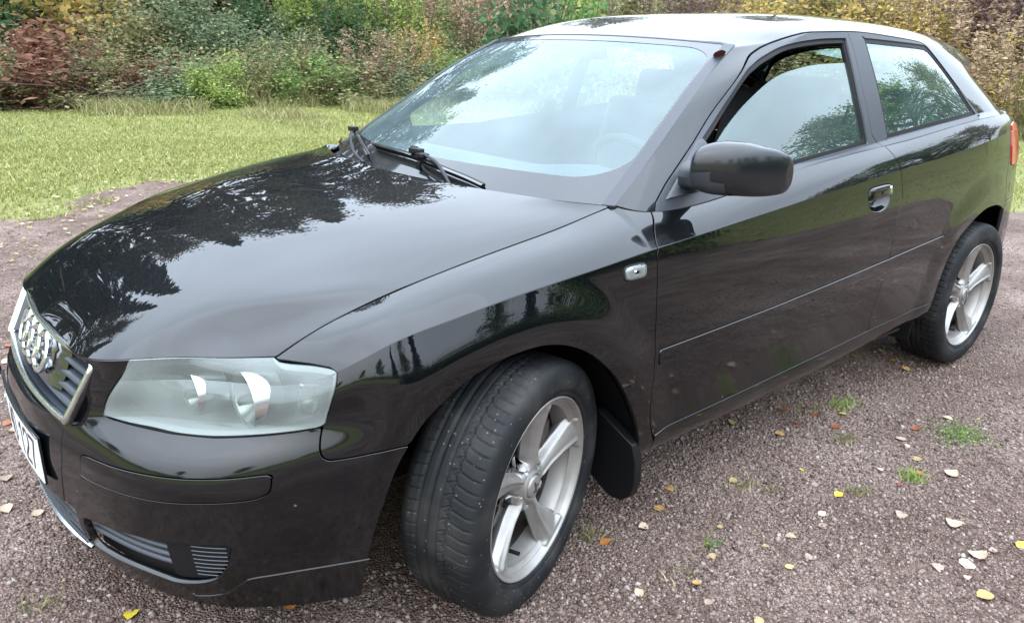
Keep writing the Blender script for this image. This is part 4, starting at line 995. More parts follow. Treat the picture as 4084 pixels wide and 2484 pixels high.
# ------------------------------------------------------------------ headlights
hl = empty('headlight', parent=car)
def hp(name, off, mat, inset, gap=.0, depth=.01, lip=True, ring=None, parent=hl):
    def f(G, U):
        s = sd_poly(U, G[..., 2], HL)
        # the surface also carries the strip under the bonnet lip
        s = np.minimum(s, np.where(G[..., 1] > .2, 1, -1))-off
        return np.minimum(s, ring-s) if ring else s
    return panel(name, f, mat, parent=parent, inset=inset, gap=gap, depth=depth, lip=lip, mirror='no')
hp('headlight_lens', .0026, M['lens'], -.001, depth=.006)
hp('headlight_gasket', -.001, M['rubber'], .009, ring=.0075, depth=.05)
hp('headlight_bezel', .003, M['bezel'], .003, ring=.009, depth=.07)
hp('headlight_housing', -.002, M['bezel'], .080, lip=False)
def bowl(c, r, d, ax, name, mat=M['refl']):
    ax = np.array(ax, float); ax /= np.linalg.norm(ax); a = np.cross(ax, [0, 0, 1.]); a /= np.linalg.norm(a); b = np.cross(a, ax)
    n0 = 36; prof = [(1.0, .004), (1.06, .0), (1.04, -.006), (.98, -.006)]+[(t, -d*(1-t*t)) for t in (.97, .85, .65, .4, .15, .01)]
    G = np.zeros((n0+1, len(prof), 3))
    for i in range(n0+1):
        an = 2*math.pi*i/n0; rad = a*math.cos(an)+b*math.sin(an)
        for j, (q, h) in enumerate(prof): G[i, j] = np.array(c)+rad*r*q+ax*h
    return MB().grid(G).build(name, mat, hl)
bowl((.600, .545, .612), .045, .035, (1, .12, .05), 'main_beam_reflector')
bowl((.528, .642, .614), .056, .035, (1, .12, .05), 'low_beam_reflector')
for c, r in (((.600, .545, .612), .045), ((.528, .642, .614), .056)):
    G = np.zeros((37, 3, 3))
    for i in range(37):
        an = 2*math.pi*i/36
        for j, (q, h) in enumerate(((1.06, .006), (1.10, -.03), (1.10, -.055))): G[i, j] = np.array(c)+np.array([h, math.cos(an)*r*q, math.sin(an)*r*q])
    MB().grid(G).build('lamp_shroud', M['refl'], hl)
    MB().lathe([(0, .02), (.010, .016), (.012, -.03)], 16, axis='x', c=c).build('bulb_cap', M['refl'], hl)
MB().box((.420, .725, .630), (.05, .070, .070), R=Matrix.Rotation(-.55, 3, 'Z')).build('indicator_box', M['clear'], hl, bevel=.006)
bowl((.440, .738, .624), .026, .018, (1, .6, .1), 'indicator_reflector')
hl2 = hl.copy(); S.collection.objects.link(hl2); hl2.scale = (1, -1, 1)
for ch in hl.children: d = ch.copy(); S.collection.objects.link(d); d.parent = hl2
# ------------------------------------------------------------------ side repeater, door handle
def quad_on_side(cx, cz, w_, h_, rr, off, slope=0, n=28):
    out = []
    for i in range(n):
        a = 2*math.pi*i/n; c_, s_ = math.cos(a), math.sin(a); e = 4.0
        rx = w_*math.copysign(abs(c_)**(2/e), c_); rz = h_*math.copysign(abs(s_)**(2/e), s_); out.append((cx+rx, cz+rz+slope*rx))
    return out
mk = empty('side_repeater', parent=car); p0, n0_ = lookup(-.362, .787)
def dome(pts, p0, n0_, h, mat, name, parent, rings=(1.0, .96, .86, .6, .25), hs=(0, .55, .85, .97, 1.0)):
    cx = np.mean([p[0] for p in pts]); cz = np.mean([p[1] for p in pts]); G = np.zeros((len(pts)+1, len(rings), 3))
    for i in range(len(pts)+1):
        x, z = pts[i % len(pts)]
        for j, (r, hh) in enumerate(zip(rings, hs)):
            xx = cx+(x-cx)*r; zz = cz+(z-cz)*r; y = p0[1]-(n0_[0]*(xx-p0[0])+n0_[2]*(zz-p0[2]))/n0_[1]
            G[i, j] = (xx, y+h*hh, zz)
    return MB().grid(G).build(name, mat, parent)
dome(quad_on_side(-.362, .787, .041, .0205, 0, 0, -.02), p0, n0_, .004, M['rubber'], 'repeater_gasket', mk)
dome(quad_on_side(-.362, .787, .038, .0178, 0, 0, -.02), p0, n0_, .0095, M['clear'], 'repeater_lens', mk)
dome(quad_on_side(-.362, .787, .033, .0145, 0, 0, -.02), p0+[0, .001, 0], n0_, .0045, M['bezel'], 'repeater_reflector', mk)
MB().lathe([(0, .003), (.004, .001), (.006, -.003)], 12, c=(-.355, p0[1]+.008, .790)).build('repeater_bulb', M['amber'], mk)
m2 = mk.copy(); S.collection.objects.link(m2); m2.scale = (1, -1, 1)
for ch in mk.children: d = ch.copy(); S.collection.objects.link(d); d.parent = m2
# handle: scooped cup with a flap bar over its upper half
p1, n1 = lookup(-1.557, .842)
cup = dome([p for p in HDL[::2]], p1, n1, -.030, M['paint'], 'handle_cup', door, (1.03, 1.0, .97, .88, .7, .4, .05), (0, .03, .16, .52, .82, .97, 1.0))
bar = []
hb = [(-1.484, .846), (-1.4845, .868), (-1.49, .878), (-1.52, .8838), (-1.615, .8850), (-1.631, .874), (-1.634, .850), (-1.625, .846), (-1.56, .842), (-1.50, .840)]
dome(densify(hb, 4, True), p1+[0, -.001, 0], n1, .010, M['paint'], 'door_handle', door, (1.0, .99, .93, .75, .4, .1), (-.6, .1, .55, .85, .97, 1.0))
dome(quad_on_side(-1.622, .866, .006, .013, 0, 0), p1+[0, .006, 0], n1, .003, M['chrome'], 'lock_cylinder', door)
# ------------------------------------------------------------------ mirrors
mr = empty('wing_mirror', parent=car)
def sx_(e, c, s): return math.copysign(abs(c)**(2/e), c), math.copysign(abs(s)**(2/e), s)
secs = [  # y, x front, x rear, z centre, half height
 (.842,-.585,-.625,1.018,.020),(.846,-.565,-.650,1.020,.038),(.856,-.550,-.676,1.021,.052),(.872,-.547,-.690,1.021,.0605),(.892,-.560,-.703,1.021,.0655),(.915,-.580,-.716,1.020,.0665),(.938,-.605,-.730,1.018,.0655),(.958,-.636,-.744,1.014,.062),(.974,-.672,-.760,1.011,.0585),(.985,-.706,-.776,1.008,.053),(.992,-.735,-.786,1.005,.045),(.996,-.757,-.788,1.003,.030)]
G = np.zeros((len(secs)+2, 41, 3))
S2 = np.array(secs); ks = np.arange(len(secs)); tt2 = np.linspace(0, len(secs)-1, 46); SS = spline_matrix(ks.astype(float), tt2) @ S2
G = np.zeros((46, 49, 3))
for i, (y, xf, xr, zc_, hz) in enumerate(SS):
    cx = (xf+xr)/2; hx = abs(xf-xr)/2; hx = max(hx, .004)
    for j in range(49):
        a = 2*math.pi*j/48; c_, s_ = sx_(2.5, math.cos(a), math.sin(a)); G[i, j] = (cx+hx*c_, y-.012*(c_ > 0)*0, zc_+hz*s_)
mb = MB().grid(G); mb.f += [tuple(range(49)), tuple(45*49+j for j in range(49))][:0]
mb.add([G[0].mean(0)]+[g for g in G[0]], [(0, j+2, j+1) for j in range(48)]); mb.add([G[-1].mean(0)]+[g for g in G[-1]], [(0, j+1, j+2) for j in range(48)])
housing = mb.build('mirror_housing', M['dewy'], mr, auto=False)
G2 = G[6:40:3].copy(); Gl = np.zeros((len(G2), 2, 3))
for i, g in enumerate(G2): Gl[i, 0] = (g[:, 0].min()-.0015, g[0, 1], g[:, 2].min()+.012); Gl[i, 1] = (g[:, 0].min()-.0015, g[0, 1], g[:, 2].max()-.012)
MB().grid(Gl).build('mirror_glass', M['mirror'], mr)
G3 = np.zeros((40, 3, 3)); sel_ = SS[6:46]                       # parting line under the shell
def us(x, z):   # point on the upper-body side at (x, z)
    d = (UG[..., 0]-x)**2+(UG[..., 2]-z)**2+(UG[..., 1] < .5)*9; k = np.unravel_index(np.argmin(d), d.shape); return UG[k].copy()
sail = [(-.560,.930),(-.640,.985),(-.748,1.062),(-.768,1.068),(-.782,1.050),(-.800,.985),(-.806,.944)]
ctr_ = us(-.70, .985); V_ = []; F_ = []
for s_, o_s in ((1.0, -.002), (.985, .004), (.93, .0065)):
    for x, z in sail:
        p = us(x, z); q = ctr_+(p-ctr_)*s_; q[1] += o_s; V_.append(q)
ns_ = len(sail)
for r_ in range(2): F_ += [(r_*ns_+i, r_*ns_+(i+1) % ns_, (r_+1)*ns_+(i+1) % ns_, (r_+1)*ns_+i) for i in range(ns_)]
F_.append(tuple(2*ns_+i for i in range(ns_))); MB().add(V_, F_).build('mirror_sail', M['trim'], mr, auto=True)
# foot that grows out of the sail into the shell
foot = [((-.668,.775,.985),.062,.040),((-.655,.800,.985),.050,.034),((-.632,.822,.986),.040,.030),((-.615,.842,.988),.036,.029),((-.610,.862,.990),.040,.030)]
G = np.zeros((len(foot), 25, 3))
for i, (c, hx, hz) in enumerate(foot):
    for j in range(25):
        a = 2*math.pi*j/24; c_, s_ = sx_(2.6, math.cos(a), math.sin(a)); G[i, j] = (c[0]+hx*c_, c[1], c[2]+hz*s_)
kk = np.arange(len(foot)).astype(float); Wf = spline_matrix(kk, np.linspace(0, len(foot)-1, 16)); G = np.einsum('ij,jkl->ikl', Wf, G)
MB().grid(G).build('mirror_foot', M['trim'], mr, auto=False)
G = np.zeros((14, 9, 3))                                        # grey skid under the shell
for i, t in enumerate(np.linspace(0, 1, 14)):
    y = .852+t*.075; r_ = SS[np.argmin(abs(SS[:, 0]-y))]
    for j, a in enumerate(np.linspace(180, 360, 9)):
        c_, s_ = sx_(2.9, math.cos(math.radians(a)), math.sin(math.radians(a))); G[i, j] = ((r_[1]+r_[2])/2+(abs(r_[1]-r_[2])/2+.0015)*c_, y, r_[3]-.012*(1-t)+ (r_[4]+.0015-.012*(1-t))*s_*1.0)
MB().grid(G).build('mirror_skid', M['trim'], mr, auto=False)
# ------------------------------------------------------------------ wipers
wp = empty('wiper', parent=car)
WN = np.array([.47, 0, .88])
def blade(pts, parent, hump=None):
    pts = np.array(densify(pts, 8)); 
    mb = MB().tube(pts+WN*.020, .0048, 8, flat=1.3); mb.build('blade_spine', M['black'], parent)
    G = np.stack([pts+WN*.018+[.001, 0, 0], pts+WN*.0015, pts+WN*.018-[.001, 0, 0]], 1); MB().grid(G).build('blade_rubber', M['rubber'], parent)
    G = np.stack([pts+WN*.020+[.012, 0, .001], pts+WN*.0245+[.004, 0, 0], pts+WN*.024-[.008, 0, 0]], 1); MB().grid(G).build('blade_spoiler', M['gloss'], parent)
blade([(-.282,-.216,.963),(-.266,-.084,.964),(-.260,.042,.962),(-.255,.133,.955),(-.254,.248,.943),(-.259,.329,.933),(-.263,.404,.921)], wp)
MB().box((-.250,.075,.994), (.020,.055,.016), R=Matrix.Rotation(.1, 3, 'Z')).box((-.246,.115,.985), (.026,.035,.014)).box((-.258,.052,1.000), (.012,.030,.010)).build('blade_clip', M['black'], wp, bevel=.003)
MB().tube(densify([(-.252,.060,.992),(-.246,.126,.988),(-.238,.199,.975),(-.215,.275,.950),(-.195,.330,.930)], 6), [.0065]*19+[.0045]*6, 8, flat=.6).build('wiper_arm', M['black'], wp)
MB().tube(densify([(-.238,.125,.962),(-.226,.150,.952),(-.220,.185,.944),(-.214,.230,.936),(-.205,.290,.926)], 5), .0042, 6).build('washer_hose', M['rubber'], wp)
MB().box((-.232,.118,.958), (.014,.014,.024)).build('nozzle', M['black'], wp, bevel=.002)
wp2 = empty('wiper', parent=car)
blade([(-.400,-.560,.966),(-.375,-.503,.965),(-.316,-.373,.960),(-.267,-.254,.949),(-.228,-.158,.936)], wp2)
MB().box((-.372,-.535,.996), (.030,.030,.016)).build('blade_clip', M['black'], wp2, bevel=.003)
MB().tube(densify([(-.385,-.555,.998),(-.325,-.470,.978),(-.258,-.340,.964),(-.214,-.238,.952),(-.180,-.12,.940)], 6), .0055, 8, flat=.6).build('wiper_arm', M['black'], wp2)
# scuttle behind the bonnet
G = np.zeros((33, 3, 3))
for i, y in enumerate(np.linspace(-.72, .72, 33)):
    xb = -.163-.358*y*y-.059*y**4; zb = .940-.026*y*y
    G[i, 0] = (xb+.04, y, zb-.030); G[i, 1] = (xb-.02, y, zb-.040); G[i, 2] = (xb-.07, y, zb-.02)
MB().grid(G).build('scuttle_panel', M['black'], car)
# ------------------------------------------------------------------ mud flap, exhaust-side odds
def flap(pts, x, th, name, parent, mat):
    """plate in the y-z plane with thickness along x, slightly curved"""
    n = len(pts); V = [(x+(.35*(z-.2))*.4, y, z) for y, z in pts]+[(x-th+(.35*(z-.2))*.4, y, z) for y, z in pts]
    F_ = [tuple(range(n)), tuple(range(2*n-1, n-1, -1))]+[(i, i+n, (i+1) % n+n, (i+1) % n) for i in range(n)]
    return MB().add(V, F_).build(name, mat, parent, bevel=.003)
mf = flap([(.865,.300),(.874,.250),(.868,.180),(.850,.128),(.815,.096),(.770,.088),(.735,.105),(.66,.150),(.60,.19),(.60,.33),(.74,.36)], -.418, .030, 'mud_flap', car, M['black']); twin(mf)
# ------------------------------------------------------------------ cabin
it = empty('interior', parent=car)
G = np.zeros((25, 7, 3))
for i, y in enumerate(np.linspace(-.70, .70, 25)):
    for j, (x, z) in enumerate(((-.33,.905),(-.45,.925),(-.60,.925),(-.74,.915),(-.80,.88),(-.82,.78),(-.80,.60))):
        b = .035*math.exp(-((y-.36)/.18)**2) if 1 < j < 5 else 0; G[i, j] = (x-.18*y*y*(j < 2), y, z+b)
MB().grid(G).build('dashboard', M['dash'], it)
a_ = np.linspace(0, 2*math.pi, 41); ax = np.array([-.90, 0, .42]); 
cw = np.array([-.905, .36, .865]); e1 = np.array([0, 1., 0]); e2 = np.array([.42, 0, .90]); e2 /= np.linalg.norm(e2)
mb = MB().tube([cw+.183*(math.cos(a)*e1+math.sin(a)*e2) for a in a_], .0145, 10, caps=False)
mb.build('steering_wheel', M['cloth'], it)
MB().lathe([(0, .03), (.06, .025), (.075, 0)], 24, axis='x', c=tuple(cw+[.02, 0, -.01])).box(tuple(cw+[.01, 0, 0]), (.02, .34, .035)).build('steering_hub', M['cloth'], it)
def seat(y, parent):
    s = empty('seat', (0, 0, 0), parent=parent)
    MB().box((-1.42, y, .50), (.52, .52, .16), R=Matrix.Rotation(.10, 3, 'Y')).build('seat_cushion', M['cloth'], s, bevel=.05, seg=4)
    MB().box((-1.73, y, .79), (.14, .50, .60), R=Matrix.Rotation(-.32, 3, 'Y')).build('seat_backrest', M['cloth'], s, bevel=.05, seg=4)
    MB().box((-1.86, y, 1.130), (.09, .26, .15), R=Matrix.Rotation(-.25, 3, 'Y')).build('headrest', M['cloth'], s, bevel=.035, seg=4)
    MB().tube([(-1.83, y-.06, 1.00), (-1.85, y-.06, 1.10)], .006).tube([(-1.83, y+.06, 1.00), (-1.85, y+.06, 1.10)], .006).build('headrest_post', M['chrome'], s)
for y in (.36, -.36): seat(y, it)
MB().box((-2.40, 0, .50), (.5, 1.2, .18)).box((-2.66, 0, .80), (.14, 1.2, .62), R=Matrix.Rotation(-.3, 3, 'Y')).build('rear_bench', M['cloth'], it, bevel=.04, seg=3)
for y in (-.35, .35): MB().box((-2.76, y, 1.08), (.07, .26, .12)).build('headrest', M['cloth'], it, bevel=.03, seg=3)
MB().box((-2.92, 0, 1.0), (.42, 1.1, .02)).build('parcel_shelf', M['cloth'], it)
for s_ in (1, -1):
    G = np.zeros((2, 20, 3))
    for j, x in enumerate(np.linspace(-.50, -2.75, 20)):
        p = us(x, .96 if x > -1.2 else .96+(-1.2-x)*.07); G[0, j] = (x, (p[1]-.055)*s_, p[2]+.01); G[1, j] = (x, (p[1]-.030)*s_, .25)
    MB().grid(G).build('door_card', M['dash'], it)
MB().box((-1.00, .0, 1.285), (.03, .20, .06), R=Matrix.Rotation(.3, 3, 'Y')).build('rear_view_mirror', M['black'], it, bevel=.01)
for y in (.33, -.33): MB().box((-1.16, y, 1.298), (.14, .36, .015), R=Matrix.Rotation(.10, 3, 'Y')).build('sun_visor', M['liner'], it, bevel=.006)
# ------------------------------------------------------------------ plants
def leaf_cloud(centres, size, elong=1.7, droop=.3, seed=1, curl=.25):
    """one bent diamond per centre: 4 verts, 2 triangles sharing the midrib"""
    r = np.random.default_rng(seed); n = len(centres); size = np.broadcast_to(size, (n,))
    d = r.normal(size=(n, 3)); d[:, 2] = d[:, 2]*.55-droop*np.abs(r.normal(size=n)); d /= np.linalg.norm(d, axis=1, keepdims=True)
    w = np.cross(d, r.normal(size=(n, 3))+[0, 0, 1.2]); w /= np.linalg.norm(w, axis=1, keepdims=True)+1e-9; u = np.cross(w, d)
    L_ = (size*elong)[:, None]; W_ = (size*.5)[:, None]
    V = np.stack([centres, centres+d*L_*.5+w*W_+u*W_*curl, centres+d*L_, centres+d*L_*.5-w*W_+u*W_*curl], 1).reshape(-1, 3)
    i = np.arange(n)*4; F_ = np.stack([np.stack([i, i+1, i+2], 1), np.stack([i, i+2, i+3], 1)], 1).reshape(-1, 3)
    return V, F_
def twigs(paths, r0, r1, n=4):
    mb = MB()
    for p in paths: mb.tube(p, np.linspace(r0, r1, len(p)), n, caps=False)
    return np.array(mb.v), mb.f
def ellipsoid_pts(n, rad, seed, shell=.45, clumps=14):
    """points in leafy clumps spread over the crown volume, leaving gaps"""
    r = np.random.default_rng(seed); c = r.normal(size=(clumps, 3)); c /= np.linalg.norm(c, axis=1, keepdims=True); c *= r.uniform(shell, 1, (clumps, 1)); c[:, 2] = np.abs(c[:, 2])*1.0
    k = r.integers(0, clumps, n); s = r.uniform(.16, .34, clumps)
    p = c[k]+r.normal(size=(n, 3))*s[k][:, None]*.62
    return p*np.array(rad)
BARK = simple('twig_bark', (.085, .060, .045), .8, var=.3, scale=20)
PAL = {
 'darkgreen': [(0, (.018, .060, .024)), (.5, (.035, .100, .036)), (.85, (.065, .135, .050)), (1, (.15, .20, .08))],
 'teal': [(0, (.050, .095, .042)), (.5, (.085, .140, .062)), (.85, (.135, .19, .095)), (1, (.23, .27, .15))],
 'green': [(0, (.040, .115, .018)), (.5, (.085, .180, .032)), (.9, (.15, .25, .055)), (1, (.30, .32, .08))],
 'bright': [(0, (.085, .165, .022)), (.5, (.155, .250, .040)), (.9, (.24, .32, .07)), (1, (.36, .36, .10))],
 'olive': [(0, (.060, .085, .026)), (.4, (.120, .135, .046)), (.8, (.19, .19, .080)), (1, (.30, .26, .13))],
 'yellow': [(0, (.095, .100, .020)), (.35, (.185, .165, .035)), (.75, (.30, .24, .05)), (1, (.46, .34, .06))],
 'tan': [(0, (.105, .078, .042)), (.4, (.185, .140, .078)), (.8, (.27, .215, .125)), (1, (.38, .32, .20))],
 'rust': [(0, (.060, .026, .016)), (.5, (.120, .055, .033)), (.85, (.185, .095, .055)), (1, (.26, .17, .10))],
 'purple': [(0, (.060, .042, .038)), (.5, (.115, .078, .068)), (1, (.20, .15, .12))],
 'gold': [(0, (.30, .24, .03)), (.5, (.50, .38, .03)), (1, (.62, .50, .06))],
 'spruce': [(0, (.010, .030, .018)), (.6, (.020, .052, .028)), (1, (.040, .080, .038))],
 'birch': [(0, (.070, .060, .022)), (.5, (.125, .100, .040)), (1, (.20, .155, .06))]}
def tone(c):
    l = .3*c[0]+.6*c[1]+.1*c[2]; return tuple(min(.8, (v+(l-v)*.17)*1.50*w) for v, w in zip(c, (1.12, 1.0, 1.0)))
PAL = {k: ([(p, tone(c)) for p, c in v] if k not in ('spruce', 'birch') else v) for k, v in PAL.items()}
for k_ in ('spruce', 'birch'): PAL[k_] = [(p, tuple(v*.8 for v in c)) for p, c in PAL[k_]]
LM_ = {k: leafmat('leaves_'+k, v, .7, .48, .12) for k, v in PAL.items()}
PROTO = {}
def proto(kind):
    """(foliage data, stems data) for a plant about 1 m wide and 1 m tall, built once per kind"""
    if kind in PROTO: return PROTO[kind]
    form, colour = kind.split(':'); sd = sum(map(ord, kind)); r = np.random.default_rng(sd)
    paths = []
    if form == 'bush':
        P = ellipsoid_pts(7500, (.52, .52, .88), sd, .35, 34); P[:, 2] = np.abs(P[:, 2])+.02; sz = r.uniform(.016, .034, len(P)); V, F_ = leaf_cloud(P, sz, 1.6, .3, sd)
        for _ in range(16): a = r.uniform(0, 6.28); q = r.uniform(.2, .45); h = r.uniform(.5, .95); paths.append([(0, 0, 0), (q*.4*math.cos(a), q*.4*math.sin(a), h*.5), (q*math.cos(a), q*math.sin(a), h)])
    elif form == 'broad':
        P = ellipsoid_pts(3000, (.55, .55, .95), sd, .3, 26); P[:, 2] = np.abs(P[:, 2])+.05; sz = r.uniform(.034, .066, len(P)); V, F_ = leaf_cloud(P, sz, 1.25, .5, sd, .15)
        for _ in range(12): a = r.uniform(0, 6.28); q = r.uniform(.2, .5); h = r.uniform(.6, 1.1); paths.append([(0, 0, 0), (q*.4*math.cos(a), q*.4*math.sin(a), h*.5), (q*math.cos(a), q*math.sin(a), h)])
    elif form == 'weeds':                              # upright leafy stems
        Ps = []; szs = []
        for _ in range(46):
            a = r.uniform(0, 6.28); q = .48*math.sqrt(r.random()); h = r.uniform(.55, 1.1); bx, by = q*math.cos(a), q*math.sin(a); lx, ly = r.normal(0, .07, 2)
            paths.append([(bx, by, 0), (bx+lx*.5, by+ly*.5, h*.5), (bx+lx, by+ly, h)]); m = 95; t = r.uniform(.05, 1, m); ang = r.uniform(0, 6.28, m); rr = .05*(1.15-t)+.012
            Ps.append(np.stack([bx+lx*t+np.cos(ang)*rr, by+ly*t+np.sin(ang)*rr, h*t], 1)); szs.append(.030*(1.25-t)+.006)
        P = np.concatenate(Ps); V, F_ = leaf_cloud(P, np.concatenate(szs), 2.2, .1, sd)
    elif form == 'seedy':                              # dry meadow stems with fuzzy heads
        Ps = []; szs = []
        for _ in range(70):
            a = r.uniform(0, 6.28); q = .5*math.sqrt(r.random()); h = r.uniform(.5, 1.15); bx, by = q*math.cos(a), q*math.sin(a); lx, ly = r.normal(0, .12, 2)
            paths.append([(bx, by, 0), (bx+lx*.4, by+ly*.4, h*.5), (bx+lx, by+ly, h)]); m = 55; t = 1-np.abs(r.normal(0, .22, m)); t = np.clip(t, .05, 1.03); ang = r.uniform(0, 6.28, m); rr = .035*r.random(m)
            Ps.append(np.stack([bx+lx*t+np.cos(ang)*rr, by+ly*t+np.sin(ang)*rr, h*t], 1)); szs.append(r.uniform(.010, .024, m))
        P = np.concatenate(Ps); V, F_ = leaf_cloud(P, np.concatenate(szs), 2.0, .0, sd)
    elif form == 'pile':                               # heap of dead brushwood
        P = ellipsoid_pts(6500, (.60, .50, .70), sd, .2, 40); P[:, 2] = np.abs(P[:, 2]); V, F_ = leaf_cloud(P, r.uniform(.015, .034, len(P)), 2.4, .2, sd)
        for _ in range(70):
            a = r.uniform(0, 6.28); q = r.uniform(.1, .6); h = r.uniform(.05, .6); b = a+r.normal(0, .7); l = r.uniform(.15, .5); c = np.array([q*math.cos(a), q*math.sin(a), h*(1-q)]); paths.append([c, c+[l*.5*math.cos(b), l*.5*math.sin(b), r.uniform(-.05, .14)], c+[l*math.cos(b+.3), l*math.sin(b+.3), r.uniform(-.05, .22)]])
    elif form == 'spruce':                             # whole conifer, 1 unit tall
        Ps = []; paths.append([(0, 0, 0), (0, 0, .5), (0, 0, 1.0)])
        for k in range(150):
            z = .08+.90*(k/150)**.9; ln = .20*(1-z)**.85+.012; a = k*2.399+r.normal(0, .2); ln *= r.uniform(.75, 1.15)
            e = np.array([math.cos(a)*ln, math.sin(a)*ln, -.22*ln]); paths.append([(0, 0, z), e*.5+[0, 0, z], e+[0, 0, z]]) if k % 2 == 0 else 0
            m = int(40+340*ln/.2); t = r.random(m)**.75; side = r.normal(0, 1, m)*.20*ln*(1.05-t); sx2, sy2 = -math.sin(a), math.cos(a)
            Ps.append(np.stack([e[0]*t+sx2*side, e[1]*t+sy2*side, z+e[2]*t-.03*np.abs(side)/.05*.4-r.random(m)*.016], 1))
        P = np.concatenate(Ps); V, F_ = leaf_cloud(P, r.uniform(.004, .0085, len(P)), 2.6, .5, sd)
    else:                                              # 'tree': open deciduous crown, 1 unit tall
        Ps = []; paths.append([(0, 0, 0), (.01, .005, .35), (.0, .01, .7), (.015, 0, .98)])
        for k in range(44):
            z = .22+.74*(k/44); a = k*2.399+r.normal(0, .3); ln = (.30*math.sin(min(1, (1.05-z)*1.25)*math.pi*.52)+.03)*r.uniform(.7, 1.15); e = np.array([math.cos(a)*ln, math.sin(a)*ln, ln*.62])
            paths.append([(0, 0, z), e*.5+[0, 0, z+.005], e+[0, 0, z]])
            for j in range(5):
                t0 = r.uniform(.35, 1); c = e*t0+[0, 0, z]; f = r.normal(0, 1, 3)*[.05, .05, .035]; paths.append([c, c+f*.6, c+f*1.2]) if j < 2 else 0; m = 62
                Ps.append(c+f+r.normal(0, 1, (m, 3))*[.030, .030, .024])
        P = np.concatenate(Ps); V, F_ = leaf_cloud(P, r.uniform(.009, .015, len(P)), 1.3, .4, sd)
    th = {'bush': .006, 'broad': .009, 'weeds': .004, 'seedy': .003, 'pile': .008, 'spruce': .011, 'tree': .011}[form]
    Vt, Ft = twigs(paths, th, th*.35)
    o1 = mesh_obj('foliage', V, F_, LM_[colour], smooth=False); o2 = mesh_obj('stems', Vt, Ft, BARK)
    d = (o1.data, o2.data); bpy.data.objects.remove(o1); bpy.data.objects.remove(o2)
    PROTO[kind] = d; return d
def plant(name, kind, x, y, w, h, label, cat, group=None, flowers=None, rz=None, names=('foliage', 'stems')):
    d = proto(kind); z = float(height(x, y)[0])-.03
    root = empty(name, (x, y, z), RNG.uniform(0, 6.28) if rz is None else rz); root.scale = (w, w, h); tag(root, label, cat, group)
    for nm, me in zip(names, d):
        o = bpy.data.objects.new(nm, me); S.collection.objects.link(o); o.parent = root
    if flowers:
        r = np.random.default_rng(int(abs(x*100))); n = 260; P = np.column_stack([r.normal(0, .26, (n, 2)), r.uniform(.72, 1.08, n)]); V, F_ = leaf_cloud(P, .022, 1.2, 0, 5)
        mesh_obj('flower_heads', V, F_, LM_['gold'], root, smooth=False)
    return root
OX, OY = 1.041, 2.087
def polar(az, dist): a = math.radians(az); return OX+dist*math.cos(a), OY+dist*math.sin(a)
TREE = ('crown', 'trunk')
